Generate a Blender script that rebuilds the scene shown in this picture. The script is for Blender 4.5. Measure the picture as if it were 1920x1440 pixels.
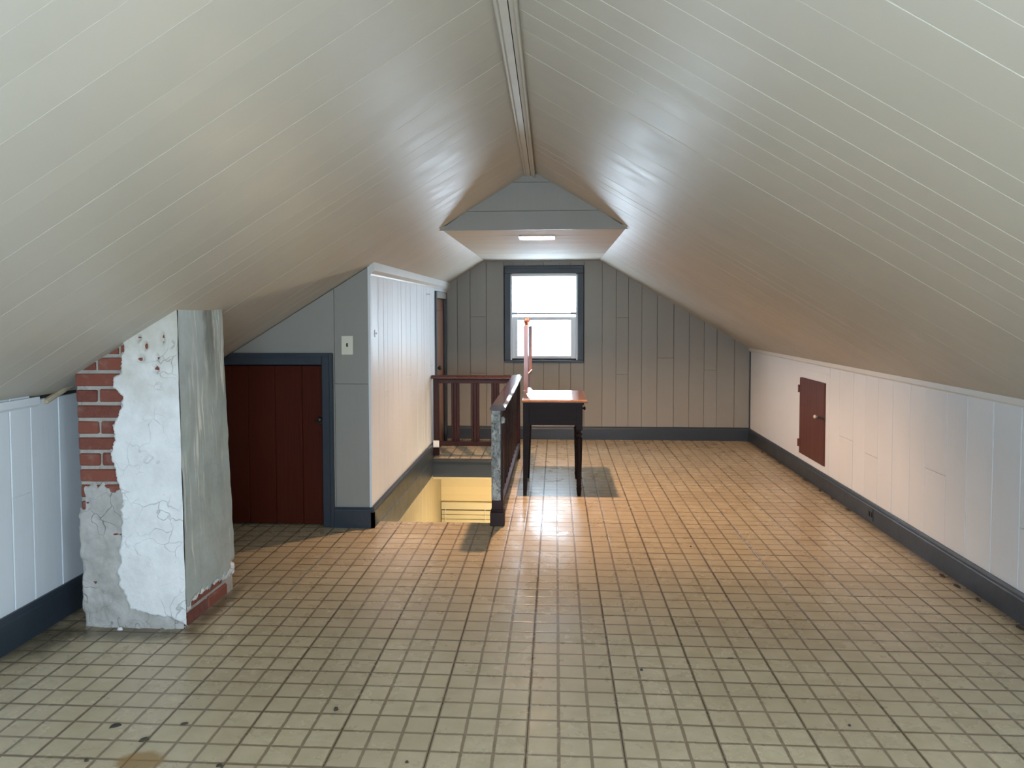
import bpy, math, random
import numpy as np
from mathutils import Vector, Matrix, noise

# ------------------------------------------------------------------ clear
for o in list(bpy.data.objects):
    bpy.data.objects.remove(o, do_unlink=True)
S = bpy.context.scene
COL = S.collection
rnd = random.Random(7)

# ------------------------------------------------------------------ camera
FPX, PITCH, YAW, ROLL, SX, SY, CAMZ = 1440.0, .0425, .0657, -.0026, -12.0, -74.0, 1.3726
def cam_rows():
    cp, sp, cy, sy, cr, sr = math.cos(PITCH), math.sin(PITCH), math.cos(YAW), math.sin(YAW), math.cos(ROLL), math.sin(ROLL)
    Rz = np.array([[cy, sy, 0], [-sy, cy, 0], [0, 0, 1]])
    M = np.array([[1, 0, 0], [0, 0, -1], [0, 1, 0]])
    Rx = np.array([[1, 0, 0], [0, cp, -sp], [0, sp, cp]])
    Rr = np.array([[cr, -sr, 0], [sr, cr, 0], [0, 0, 1]])
    return Rr @ Rx @ M @ Rz
R = cam_rows()
cam_d = bpy.data.cameras.new('camera')
cam = bpy.data.objects.new('camera', cam_d)
COL.objects.link(cam)
cam_d.sensor_width = 36.0
cam_d.sensor_fit = 'HORIZONTAL'
cam_d.lens = FPX / 1920 * 36
cam_d.shift_x = -SX / 1920
cam_d.shift_y = SY / 1920
cam_d.clip_start = .02
m = Matrix.Identity(4)
for i in range(3):
    m[i][0] = R[0][i]; m[i][1] = -R[1][i]; m[i][2] = -R[2][i]
m[2][3] = CAMZ
cam.matrix_world = m
S.camera = cam

# ------------------------------------------------------------------ world, daylight, exposure
SKY = (0.70, 0.84, 1.0)
SKY_STRENGTH = 25.0
LAMP_STRENGTH = 6000.0
LAMP_COLOR = (1.0, .63, .40)
HALL_WATTS = 130.0
S.view_settings.view_transform = 'Standard'
S.view_settings.look = 'None'
S.view_settings.exposure = 0.0
S.view_settings.gamma = 1.0
S.view_settings.use_curve_mapping = False
w = bpy.data.worlds.new('sky'); S.world = w
w.use_nodes = True
bg = w.node_tree.nodes['Background']
bg.inputs[0].default_value = (*SKY, 1)
bg.inputs[1].default_value = SKY_STRENGTH

# room measures (metres; camera stands at x=0, y=0)
XL, XR = -2.23, 2.05           # knee walls
YB, YF = 8.25, -.7            # window gable, gable behind the camera
RX, RZ = -.16, 2.29            # ridge
SR, SL = .595, .613            # roof slopes
def roof_z(x): return RZ - SR * (x - RX) if x > RX else RZ - SL * (RX - x)
ZC, YG = 1.92, 5.04            # dropped flat ceiling and its front edge
XP, YP = -1.175, 4.79          # closet side face and closet front face
WIN = (-.489, .230, .867, 1.783)          # window opening in the back gable
FW = [(-1.0, .50, .50, 1.55)]   # unseen window in the gable behind the camera, invented for its daylight
RW = (-.25, .95, 1.22, 2.10)     # invented roof window, out of view in the right slope: y0, y1 and distance down the slope from the ridge
WELL = (-1.155, -.40, 4.93, 7.10)

def portal(name, loc, rot, sx, sy):
    l = bpy.data.lights.new(name, 'AREA'); l.shape = 'RECTANGLE'; l.size = sx; l.size_y = sy
    l.cycles.is_portal = True
    o = bpy.data.objects.new(name, l); COL.objects.link(o)
    o.location = loc; o.rotation_euler = rot
portal('daylight_back_window', ((WIN[0] + WIN[1]) / 2, YB + .14, (WIN[2] + WIN[3]) / 2), (-math.pi / 2, 0, 0), WIN[1] - WIN[0], WIN[3] - WIN[2])
for i_, a_ in enumerate(FW):
    portal('daylight_front_window', ((a_[0] + a_[1]) / 2, YF - .08, (a_[2] + a_[3]) / 2), (math.pi / 2, 0, 0), a_[1] - a_[0], a_[3] - a_[2])

def roof_window_frame():
    n = Vector((-SR, 0, -1)).normalized(); v = n.cross(Vector((0, 1, 0)))
    c = Vector((RX, 0, RZ)) + Vector((0, (RW[0] + RW[1]) / 2, 0)) + v * ((RW[2] + RW[3]) / 2)
    return n, v, c
_n, _v, _c = roof_window_frame()
_l = bpy.data.lights.new('daylight_roof_window', 'AREA'); _l.shape = 'RECTANGLE'; _l.size = RW[1] - RW[0]; _l.size_y = RW[3] - RW[2]; _l.cycles.is_portal = True
_o = bpy.data.objects.new('daylight_roof_window', _l); COL.objects.link(_o)
_m = Matrix.Identity(4)
for i_ in range(3):
    _m[i_][0] = (0, 1, 0)[i_]; _m[i_][2] = -_n[i_]; _m[i_][1] = (-_n).cross(Vector((0, 1, 0)))[i_]; _m[i_][3] = (_c - _n * .08)[i_]
_o.matrix_world = _m

# ------------------------------------------------------------------ materials
def nt(name):
    mt = bpy.data.materials.new(name); mt.use_nodes = True
    t = mt.node_tree
    return mt, t, t.nodes['Principled BSDF']
def N(t, typ, **kw):
    n = t.nodes.new(typ)
    for k, v in kw.items():
        if k.startswith('i_'):
            n.inputs[k[2:].replace('_', ' ')].default_value = v
        else: setattr(n, k, v)
    return n
def L(t, a, b): t.links.new(a, b)
def mixc(t, fac, a, b, mode='MIX'):
    n = t.nodes.new('ShaderNodeMix'); n.data_type = 'RGBA'; n.blend_type = mode
    for sock, v in ((n.inputs[0], fac), (n.inputs[6], a), (n.inputs[7], b)):
        if hasattr(v, 'links') or isinstance(v, bpy.types.NodeSocket): t.links.new(v, sock)
        elif isinstance(v, (int, float)): sock.default_value = v
        else: sock.default_value = (*v, 1)
    return n.outputs[2]
def math_n(t, op, a, b=None, c=None, clamp=False):
    n = t.nodes.new('ShaderNodeMath'); n.operation = op; n.use_clamp = clamp
    for s, v in zip(n.inputs, (a, b, c)):
        if v is None: continue
        if isinstance(v, bpy.types.NodeSocket): t.links.new(v, s)
        else: s.default_value = v
    return n.outputs[0]
def noise_n(t, vec, scale, detail=3, rough=.55, dist=0):
    n = N(t, 'ShaderNodeTexNoise'); n.inputs['Scale'].default_value = scale
    n.inputs['Detail'].default_value = detail; n.inputs['Roughness'].default_value = rough
    n.inputs['Distortion'].default_value = dist
    if vec is not None: L(t, vec, n.inputs['Vector'])
    return n.outputs['Fac']
def ramp(t, fac, lo, hi):
    n = N(t, 'ShaderNodeMapRange', clamp=True)
    n.inputs[1].default_value = lo; n.inputs[2].default_value = hi
    L(t, fac, n.inputs[0]); return n.outputs[0]
def pos(t): return N(t, 'ShaderNodeNewGeometry').outputs['Position']
def scaled(t, vec, s):
    n = N(t, 'ShaderNodeMapping'); n.inputs['Scale'].default_value = s
    L(t, vec, n.inputs['Vector']); return n.outputs[0]
def bump(t, h, strength, dist, b):
    n = N(t, 'ShaderNodeBump'); n.inputs['Strength'].default_value = strength; n.inputs['Distance'].default_value = dist
    L(t, h, n.inputs['Height']); L(t, n.outputs[0], b.inputs['Normal'])

def paint(name, col, rough=.45, stretch=(1, 1, 1), dirt=.10, vary=.05, bmp=.25, bscale=14, spec=.5, dirtcol=None):
    """brushed house paint: faint dirt clouds, brush relief, each board a touch different"""
    mt, t, b = nt(name)
    p = pos(t)
    c = np.array(col)
    f = ramp(t, noise_n(t, p, 2.2, 5, .6), .35, .75)
    base = mixc(t, math_n(t, 'MULTIPLY', f, dirt * 3, clamp=True), col, tuple(dirtcol) if dirtcol else tuple(c * .78))
    oi = N(t, 'ShaderNodeObjectInfo')
    v = math_n(t, 'MULTIPLY_ADD', oi.outputs['Random'], vary * 2, 1 - vary)
    hsv = N(t, 'ShaderNodeHueSaturation'); L(t, v, hsv.inputs['Value']); L(t, base, hsv.inputs['Color'])
    L(t, hsv.outputs[0], b.inputs['Base Color'])
    rr = ramp(t, noise_n(t, scaled(t, p, stretch), 6, 3), .2, .8)
    L(t, math_n(t, 'MULTIPLY_ADD', rr, .14, rough - .07), b.inputs['Roughness'])
    b.inputs['Specular IOR Level'].default_value = spec
    bump(t, noise_n(t, scaled(t, p, stretch), bscale, 4, .6), bmp, .004, b)
    return mt

M = {}
M['roof'] = paint('cream_board_paint', (.505, .47, .40), .44, (1, 2, 1), .04, .02, .10, 9, .38)
M['flat'] = paint('cream_flat_ceiling_paint', (.52, .485, .42), .68, (2, 1, 1), .06, .02, .12, 9, .22)
M['wall'] = paint('pale_grey_board_paint', (.74, .785, .83), .45, (1, 1, .12), .07, .03, .30, 30)
M['grey'] = paint('shaded_grey_board_paint', (.305, .298, .268), .45, (1, 1, .12), .07, .03, .30, 30)  # same paint as the pale boards, darkened in colour for shaded faces
M['slate'] = paint('slate_trim_paint', (.030, .041, .056), .40, (1, 1, 1), .06, .02, .35, 25)
M['trimwhite'] = paint('white_trim_paint', (.70, .71, .69), .38, (1, 1, 1), .05, .01, .25, 20)
M['red'] = paint('oxblood_door_paint', (.060, .009, .003), .5, (4, 4, .2), .12, .06, .35, 18, .15)
M['hatch'] = paint('oxblood_hatch_paint', (.105, .030, .022), .42, (4, 4, .2), .12, .04, .35, 18)
M['dark'] = paint('dark_void', (.03, .03, .028), .9, dirt=0, vary=0, bmp=0)
M['plate'] = paint('ivory_plastic', (.74, .72, .60), .35, dirt=.02, vary=0, bmp=.0)
M['black'] = paint('black_iron', (.012, .011, .010), .4, dirt=0, vary=0, bmp=.1)
M['blindrail'] = paint('backlit_blind_rail', (.34, .31, .29), .4, dirt=.02, vary=0, bmp=0)  # backlit look put into the colour of a white rail
M['vinyl'] = paint('white_vinyl', (.78, .80, .82), .35, dirt=.02, vary=0, bmp=.05)

def wood(name, c1, c2, rough, grain=(30, 30, 2), coat=.3, spec=.5):
    mt, t, b = nt(name)
    tc = N(t, 'ShaderNodeTexCoord').outputs['Object']
    f = noise_n(t, scaled(t, tc, grain), 1.6, 6, .65, .6)
    col = mixc(t, ramp(t, f, .3, .72), c1, c2)
    L(t, col, b.inputs['Base Color'])
    b.inputs['Roughness'].default_value = rough
    b.inputs['Specular IOR Level'].default_value = spec
    b.inputs['Coat Weight'].default_value = coat; b.inputs['Coat Roughness'].default_value = .12
    bump(t, f, .15, .002, b)
    return mt
M['mahogany'] = wood('dark_red_varnished_wood', (.014, .004, .004), (.036, .009, .009), .42, (40, 40, 2), 0, .3)
M['rail'] = wood('varnished_handrail_wood', (.035, .011, .009), (.075, .022, .016), .20, (30, 2, 30), .5)
M['tablewood'] = wood('backlit_dark_table_wood', (.010, .006, .006), (.022, .010, .010), .45, (2, 25, 25), .0, .15)  # dark wood, pushed near black in colour for its backlit sides
M['tabletop'] = wood('worn_brown_tabletop', (.20, .085, .040), (.34, .16, .08), .14, (25, 2, 25), .8)
M['mirrorwood'] = wood('reddish_mirror_wood', (.20, .075, .05), (.28, .115, .08), .35, (30, 30, 2), .4)
M['doorwood'] = wood('brown_stained_door_wood', (.16, .065, .030), (.30, .13, .06), .35, (18, 18, 1.2), .3)
M['rawwood'] = wood('raw_split_wood', (.42, .33, .22), (.60, .50, .36), .8, (8, 2, 8), 0)

def mirror_mat():
    mt, t, b = nt('mirror_glass')
    b.inputs['Base Color'].default_value = (.85, .87, .87, 1); b.inputs['Metallic'].default_value = 1
    b.inputs['Roughness'].default_value = .02
    f = noise_n(t, pos(t), 30, 2)
    L(t, math_n(t, 'MULTIPLY_ADD', f, .02, .01), b.inputs['Roughness'])
    return mt
M['mirror'] = mirror_mat()
def pane_mat():
    mt = bpy.data.materials.new('window_glass'); mt.use_nodes = True; t = mt.node_tree
    t.nodes.remove(t.nodes['Principled BSDF']); out = t.nodes['Material Output']
    tr = N(t, 'ShaderNodeBsdfTransparent'); tr.inputs[0].default_value = (.95, .97, .97, 1)
    gl = N(t, 'ShaderNodeBsdfGlossy'); gl.inputs['Roughness'].default_value = .02
    mx = N(t, 'ShaderNodeMixShader'); mx.inputs[0].default_value = .05
    L(t, tr.outputs[0], mx.inputs[1]); L(t, gl.outputs[0], mx.inputs[2]); L(t, mx.outputs[0], out.inputs[0])
    return mt
M['glass'] = pane_mat()
def slat_mat(name, col, trans):
    mt = bpy.data.materials.new(name); mt.use_nodes = True; t = mt.node_tree
    b = t.nodes['Principled BSDF']; out = t.nodes['Material Output']
    b.inputs['Base Color'].default_value = (*col, 1); b.inputs['Roughness'].default_value = .4
    tl = N(t, 'ShaderNodeBsdfTranslucent'); tl.inputs[0].default_value = (*col, 1)
    mx = N(t, 'ShaderNodeMixShader'); mx.inputs[0].default_value = trans
    L(t, b.outputs[0], mx.inputs[1]); L(t, tl.outputs[0], mx.inputs[2]); L(t, mx.outputs[0], out.inputs[0])
    return mt
M['slat'] = slat_mat('white_blind_slat', (.90, .92, .93), .70)
def emis(name, col, st):
    mt, t, b = nt(name)
    b.inputs['Base Color'].default_value = (.8, .8, .8, 1)
    b.inputs['Emission Color'].default_value = (*col, 1); b.inputs['Emission Strength'].default_value = st
    return mt
M['lamp'] = emis('ceiling_bulb', LAMP_COLOR, LAMP_STRENGTH)

def tile_mat():
    """vinyl floor tile: 3 x 3 printed cells, world-space scuffs, stains with their own shapes"""
    mt, t, b = nt('cream_vinyl_tile')
    uv = N(t, 'ShaderNodeUVMap').outputs[0]
    sep = N(t, 'ShaderNodeSeparateXYZ'); L(t, uv, sep.inputs[0])
    p = pos(t)
    sp = N(t, 'ShaderNodeSeparateXYZ'); L(t, p, sp.inputs[0])
    wob = math_n(t, 'MULTIPLY_ADD', noise_n(t, p, 26, 3), .05, -.025)
    def cell(a):
        x = math_n(t, 'MULTIPLY', a, 3.0)
        x = math_n(t, 'ADD', x, wob)
        fr = math_n(t, 'FRACT', x)
        return math_n(t, 'MINIMUM', fr, math_n(t, 'SUBTRACT', 1.0, fr))
    cu, cv = cell(sep.outputs[0]), cell(sep.outputs[1])
    dmin = math_n(t, 'MINIMUM', cu, cv)
    grout = ramp(t, dmin, .066, .040)
    # tile edge: thin dark dirt line
    def edge(a): return math_n(t, 'MINIMUM', a, math_n(t, 'SUBTRACT', 1.0, a))
    ed = math_n(t, 'MINIMUM', edge(sep.outputs[0]), edge(sep.outputs[1]))
    seam = ramp(t, ed, .0075, .003)
    oi = N(t, 'ShaderNodeObjectInfo').outputs['Random']
    mott = ramp(t, noise_n(t, p, 9, 6, .62), .32, .70)
    cellcol = mixc(t, mott, (.47, .385, .24), (.58, .485, .33))
    cellcol = mixc(t, math_n(t, 'MULTIPLY', oi, .45), cellcol, (.40, .315, .205))
    # light speckle in the print
    spk = ramp(t, noise_n(t, p, 150, 2, .7), .62, .75)
    cellcol = mixc(t, math_n(t, 'MULTIPLY', spk, .35), cellcol, (.60, .55, .43))
    grc = mixc(t, ramp(t, noise_n(t, p, 5, 3), .3, .7), (.19, .14, .088), (.25, .185, .12))
    col = mixc(t, math_n(t, 'MULTIPLY', grout, .95), cellcol, grc)
    col = mixc(t, math_n(t, 'MULTIPLY', seam, .75), col, (.12, .085, .05))
    # walked-in grime
    g1 = ramp(t, noise_n(t, p, 1.6, 6, .70, .6), .38, .85)
    col = mixc(t, math_n(t, 'MULTIPLY', g1, .32), col, (.27, .215, .13))
    g2 = ramp(t, noise_n(t, scaled(t, p, (1, 1.6, 1)), 6, 6, .72, 1.4), .48, .85)
    col = mixc(t, math_n(t, 'MULTIPLY', g2, .16), col, (.20, .16, .10))
    g3 = ramp(t, noise_n(t, p, 38, 4, .7), .68, .80)
    col = mixc(t, math_n(t, 'MULTIPLY', g3, .2), col, (.13, .10, .06))
    def spot(cx, cy, rx, ry, soft, colr, amt, nz=.5):
        dx = math_n(t, 'MULTIPLY', math_n(t, 'SUBTRACT', sp.outputs[0], cx), 1 / rx)
        dy = math_n(t, 'MULTIPLY', math_n(t, 'SUBTRACT', sp.outputs[1], cy), 1 / ry)
        d = math_n(t, 'SQRT', math_n(t, 'ADD', math_n(t, 'MULTIPLY', dx, dx), math_n(t, 'MULTIPLY', dy, dy)))
        d = math_n(t, 'ADD', d, math_n(t, 'MULTIPLY_ADD', noise_n(t, p, 16, 5, .65), nz * 2, -nz))
        return mixc(t, math_n(t, 'MULTIPLY', ramp(t, d, 1.0 + soft, 1.0 - soft), amt), col, colr)
    col = spot(-1.27, 2.22, .07, .05, .2, (.27, .15, .035), .8, .3)          # brown stain
    col = spot(-1.84, 3.13, .30, .07, .5, (.055, .042, .03), .7, .9)       # tar and soot around the chimney foot
    col = spot(-1.575, 3.44, .035, .28, .5, (.07, .05, .03), .7, .9)
    col = spot(-2.13, 3.05, .10, .20, .5, (.05, .042, .03), .7, .8)
    # dirty strip along the right-hand baseboard
    edge_r = math_n(t, 'ADD', sp.outputs[0], math_n(t, 'MULTIPLY_ADD', noise_n(t, p, 9, 5, .7), .16, -.08))
    col = mixc(t, math_n(t, 'MULTIPLY', ramp(t, edge_r, 1.965, 2.02), .75), col, (.10, .08, .05))
    edge_l = math_n(t, 'ADD', sp.outputs[0], math_n(t, 'MULTIPLY_ADD', noise_n(t, p, 9, 5, .7), .12, -.06))
    col = mixc(t, math_n(t, 'MULTIPLY', ramp(t, edge_l, -2.15, -2.21), .75), col, (.08, .065, .045))
    L(t, col, b.inputs['Base Color'])
    ro = math_n(t, 'MULTIPLY_ADD', ramp(t, noise_n(t, p, 3.5, 5, .65), .3, .75), .20, .16)
    ro = math_n(t, 'ADD', ro, math_n(t, 'MULTIPLY', g1, .15))
    L(t, ro, b.inputs['Roughness'])
    b.inputs['Specular IOR Level'].default_value = .36
    h = math_n(t, 'MULTIPLY', grout, -.35)
    h = math_n(t, 'ADD', h, math_n(t, 'MULTIPLY', noise_n(t, p, 11, 4, .6), 1.4))
    h = math_n(t, 'ADD', h, math_n(t, 'MULTIPLY', noise_n(t, p, 90, 2), .15))
    bump(t, h, .35, .004, b)
    return mt
M['tile'] = tile_mat()

def brick_mat():
    mt, t, b = nt('old_red_brick')
    p = pos(t)
    oi = N(t, 'ShaderNodeObjectInfo').outputs['Random']
    base = mixc(t, oi, (.12, .030, .024), (.25, .070, .042))
    f = ramp(t, noise_n(t, p, 45, 5, .7), .3, .75)
    base = mixc(t, f, base, (.22, .075, .05))
    soot = ramp(t, noise_n(t, p, 14, 4, .6), .55, .75)
    base = mixc(t, math_n(t, 'MULTIPLY', soot, .45), base, (.33, .22, .18))
    L(t, base, b.inputs['Base Color']); b.inputs['Roughness'].default_value = .9
    bump(t, noise_n(t, p, 90, 5, .7), .6, .004, b)
    return mt
M['brick'] = brick_mat()
def plaster_mat(name, c1, c2, crack=.5, stain=None, sc=7, ymin=0):
    mt, t, b = nt(name)
    p = pos(t)
    col = mixc(t, ramp(t, noise_n(t, p, sc, 6, .68), .35, .72), c1, c2)
    vo = N(t, 'ShaderNodeTexVoronoi', feature='DISTANCE_TO_EDGE'); vo.inputs['Scale'].default_value = 9
    wv = N(t, 'ShaderNodeVectorMath', operation='ADD'); L(t, p, wv.inputs[0])
    nz = N(t, 'ShaderNodeTexNoise'); nz.inputs['Scale'].default_value = 8; L(t, p, nz.inputs['Vector'])
    sc2 = N(t, 'ShaderNodeVectorMath', operation='SCALE'); L(t, nz.outputs['Color'], sc2.inputs[0]); sc2.inputs['Scale'].default_value = .22
    L(t, sc2.outputs[0], wv.inputs[1]); L(t, wv.outputs[0], vo.inputs['Vector'])
    ck = ramp(t, vo.outputs['Distance'], .022, .004)
    ck = math_n(t, 'MULTIPLY', ck, ramp(t, noise_n(t, p, 4, 3), .45, .62))
    col = mixc(t, math_n(t, 'MULTIPLY', ck, crack), col, tuple(np.array(c1) * .35))
    pit = ramp(t, noise_n(t, p, 60, 3, .6), .70, .78)
    col = mixc(t, math_n(t, 'MULTIPLY', pit, .7), col, tuple(np.array(c1) * .4))
    if stain:
        sp = N(t, 'ShaderNodeSeparateXYZ'); L(t, p, sp.inputs[0])
        zz = math_n(t, 'ADD', sp.outputs[2], math_n(t, 'MULTIPLY_ADD', noise_n(t, p, 7, 4), .5, -.25))
        col = mixc(t, math_n(t, 'MULTIPLY', ramp(t, zz, stain[1], stain[2]), stain[3]), col, stain[0])
    L(t, col, b.inputs['Base Color']); b.inputs['Roughness'].default_value = .75
    hh = math_n(t, 'SUBTRACT', noise_n(t, p, 22, 6, .65), math_n(t, 'MULTIPLY', ck, .6))
    bump(t, hh, .55, .008, b)
    return mt
M['plaster'] = plaster_mat('whitewashed_plaster', (.84, .84, .84), (.70, .70, .69), .55, ((.52, .48, .39), .90, 1.30, .85))
M['parging'] = plaster_mat('grey_cement_parging', (.50, .485, .46), (.36, .345, .32), .9, None, 9)
M['mortar'] = plaster_mat('sandy_mortar', (.46, .43, .38), (.33, .30, .26), .3, None, 20)
def render_mat():
    """sage paint over cement with pale vertical scrapes and one dark run from the roof"""
    mt, t, b = nt('scraped_sage_paint')
    p = pos(t)
    col = mixc(t, ramp(t, noise_n(t, p, 5, 5, .62), .35, .7), (.47, .53, .50), (.36, .40, .375))
    st = noise_n(t, scaled(t, p, (46, 46, 1.3)), 1.0, 3, .55)
    gate = ramp(t, noise_n(t, scaled(t, p, (6, 6, 1.5)), 1.0, 3), .42, .52)
    col = mixc(t, math_n(t, 'MULTIPLY', ramp(t, st, .525, .57), gate), col, (.78, .77, .70))
    sp = N(t, 'ShaderNodeSeparateXYZ'); L(t, p, sp.inputs[0])
    dy = math_n(t, 'ABSOLUTE', math_n(t, 'SUBTRACT', sp.outputs[1], 3.52))
    run = math_n(t, 'MULTIPLY', ramp(t, math_n(t, 'ADD', dy, math_n(t, 'MULTIPLY_ADD', noise_n(t, p, 14, 4), .08, -.04)), .07, .02), ramp(t, sp.outputs[2], .95, 1.25))
    col = mixc(t, math_n(t, 'MULTIPLY', run, .75), col, (.12, .12, .09))
    L(t, col, b.inputs['Base Color']); b.inputs['Roughness'].default_value = .38
    bump(t, math_n(t, 'ADD', noise_n(t, p, 16, 5, .6), math_n(t, 'MULTIPLY', st, .4)), .4, .007, b)
    return mt
M['render'] = render_mat()
def newel_mat():
    mt, t, b = nt('peeling_grey_paint_on_wood')
    p = pos(t)
    f = ramp(t, noise_n(t, scaled(t, p, (1.6, 1.6, 1)), 42, 5, .7, .8), .36, .52)
    g = ramp(t, noise_n(t, scaled(t, p, (1, 1, .6)), 26, 4, .65), .45, .60)
    c = mixc(t, g, (.26, .29, .28), (.52, .55, .53))
    col = mixc(t, f, (.10, .10, .10), c)
    L(t, col, b.inputs['Base Color']); b.inputs['Roughness'].default_value = .5
    bump(t, f, .5, .003, b)
    return mt
M['newel'] = newel_mat()
def wellpaint():
    mt, t, b = nt('scuffed_yellowed_paint')
    p = pos(t)
    st = noise_n(t, scaled(t, p, (1, 30, 2)), 1.0, 5, .65)
    col = mixc(t, ramp(t, st, .35, .7), (.46, .40, .26), (.30, .26, .17))
    L(t, col, b.inputs['Base Color']); b.inputs['Roughness'].default_value = .35
    bump(t, st, .4, .004, b)
    return mt
M['well'] = wellpaint()
M['lapboard'] = paint('yellowed_lap_board_paint', (.72, .60, .36), .45, (.2, 1, 4), .06, .04, .2, 20)
M['hallblind'] = slat_mat('cream_blind_slat', (.85, .78, .58), .3)
M['step'] = paint('worn_stair_paint', (.20, .19, .17), .5, dirt=.2)
M['debris'] = paint('dark_crumb', (.05, .04, .03), .9, dirt=.2, vary=.3, bmp=.6, bscale=200)
M['flake'] = paint('white_paint_flake', (.78, .78, .76), .7, dirt=.05)

# ------------------------------------------------------------------ geometry helpers
ORG = {}
def wloc(o): return ORG[o.name]
def put(name, me, parent=None, origin=(0, 0, 0)):
    o = bpy.data.objects.new(name, me); COL.objects.link(o)
    ORG[o.name] = Vector(origin)
    if parent is not None:
        o.parent = parent; o.location = Vector(origin) - wloc(parent)
    else: o.location = origin
    return o
def tag(o, label, cat=None, group=None, kind=None):
    o['label'] = label
    if cat: o['category'] = cat
    if group: o['group'] = group
    if kind: o['kind'] = kind
    return o
def thing(name, loc, label, cat, group=None, kind=None):
    o = put(name, None, None, loc); o.empty_display_size = .05
    return tag(o, label, cat, group, kind)
class MB:
    def __init__(s): s.v, s.f, s.mi = [], [], []
    def add(s, v, f, mi=0):
        n = len(s.v); s.v += [tuple(x) for x in v]; s.f += [tuple(i + n for i in q) for q in f]; s.mi += [mi] * len(f); return s
    def box(s, a, b, bev=0, mi=0):
        x0, y0, z0 = a; x1, y1, z1 = b
        if bev <= 0:
            v = [(x, y, z) for z in (z0, z1) for y in (y0, y1) for x in (x0, x1)]
            return s.add(v, [(0, 2, 3, 1), (4, 5, 7, 6), (0, 1, 5, 4), (2, 6, 7, 3), (0, 4, 6, 2), (1, 3, 7, 5)], mi)
        c = bev
        # chamfered box: 24 verts
        v = []; idx = {}
        for ix, X in enumerate((x0, x1)):
            for iy, Y in enumerate((y0, y1)):
                for iz, Z in enumerate((z0, z1)):
                    sx, sy, sz = (1 - 2 * ix), (1 - 2 * iy), (1 - 2 * iz)
                    idx[(ix, iy, iz, 0)] = len(v); v.append((X, Y + sy * c, Z + sz * c))
                    idx[(ix, iy, iz, 1)] = len(v); v.append((X + sx * c, Y, Z + sz * c))
                    idx[(ix, iy, iz, 2)] = len(v); v.append((X + sx * c, Y + sy * c, Z))
        f = []
        I = lambda *k: idx[k]
        for ix in (0, 1):
            q = [I(ix, 0, 0, 0), I(ix, 0, 1, 0), I(ix, 1, 1, 0), I(ix, 1, 0, 0)]; f.append(q if ix == 0 else q[::-1])
        for iy in (0, 1):
            q = [I(0, iy, 0, 1), I(1, iy, 0, 1), I(1, iy, 1, 1), I(0, iy, 1, 1)]; f.append(q if iy == 0 else q[::-1])
        for iz in (0, 1):
            q = [I(0, 0, iz, 2), I(0, 1, iz, 2), I(1, 1, iz, 2), I(1, 0, iz, 2)]; f.append(q if iz == 0 else q[::-1])
        for iy in (0, 1):
            for iz in (0, 1):
                q = [I(0, iy, iz, 1), I(1, iy, iz, 1), I(1, iy, iz, 2), I(0, iy, iz, 2)]; f.append(q if (iy + iz) % 2 else q[::-1])
        for ix in (0, 1):
            for iz in (0, 1):
                q = [I(ix, 0, iz, 0), I(ix, 1, iz, 0), I(ix, 1, iz, 2), I(ix, 0, iz, 2)]; f.append(q[::-1] if (ix + iz) % 2 else q)
        for ix in (0, 1):
            for iy in (0, 1):
                q = [I(ix, iy, 0, 0), I(ix, iy, 1, 0), I(ix, iy, 1, 1), I(ix, iy, 0, 1)]; f.append(q if (ix + iy) % 2 else q[::-1])
        for ix in (0, 1):
            for iy in (0, 1):
                for iz in (0, 1):
                    q = [I(ix, iy, iz, 0), I(ix, iy, iz, 1), I(ix, iy, iz, 2)]; f.append(q if (ix + iy + iz) % 2 == 1 else q[::-1])
        return s.add(v, f, mi)
    def prism(s, poly, O, U, V, Nn, t, c=0, mi=0):
        """poly (convex, CCW in U,V) with its visible face at O + N*0, back at -t, front edges chamfered by c"""
        O, U, V, Nn = Vector(O), Vector(U), Vector(V), Vector(Nn)
        W = lambda p, d: O + U * p[0] + V * p[1] + Nn * d
        k = len(poly)
        if c > 0:
            ins = inset(poly, c)
            v = [W(p, 0) for p in ins] + [W(p, -c) for p in poly] + [W(p, -t) for p in poly]
            f = [tuple(range(k))]
            for r in (0, k):
                for i in range(k):
                    j = (i + 1) % k; f.append((r + i, r + k + i, r + k + j, r + j))
            f.append(tuple(range(3 * k - 1, 2 * k - 1, -1)))
        else:
            v = [W(p, 0) for p in poly] + [W(p, -t) for p in poly]
            f = [tuple(range(k))] + [(i, k + i, k + (i + 1) % k, (i + 1) % k) for i in range(k)] + [tuple(range(2 * k - 1, k - 1, -1))]
        return s.add(v, f, mi)
    def lathe(s, prof, c, seg=16, axis='z', mi=0):
        v, f = [], []; n = len(prof)
        for r, h in prof:
            for i in range(seg):
                a = 2 * math.pi * i / seg; q = (r * math.cos(a), r * math.sin(a))
                v.append({'z': (c[0] + q[0], c[1] + q[1], c[2] + h), 'x': (c[0] + h, c[1] + q[0], c[2] + q[1]), 'y': (c[0] + q[0], c[1] + h, c[2] - q[1])}[axis])
        for j in range(n - 1):
            for i in range(seg):
                k = (i + 1) % seg; f.append((j * seg + i, j * seg + k, (j + 1) * seg + k, (j + 1) * seg + i))
        f.append(tuple(range(seg - 1, -1, -1))); f.append(tuple((n - 1) * seg + i for i in range(seg)))
        return s.add(v, f, mi)
    def sweep(s, prof, A, B, out, up=(0, 0, 1), mi=0):
        """profile points (out, up) extruded from A to B"""
        A, B, out, up = Vector(A), Vector(B), Vector(out), Vector(up); k = len(prof)
        v = [P + out * p[0] + up * p[1] for P in (A, B) for p in prof]
        f = [(i, (i + 1) % k, k + (i + 1) % k, k + i) for i in range(k)] + [tuple(range(k - 1, -1, -1)), tuple(range(k, 2 * k))]
        return s.add(v, f, mi)
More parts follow.
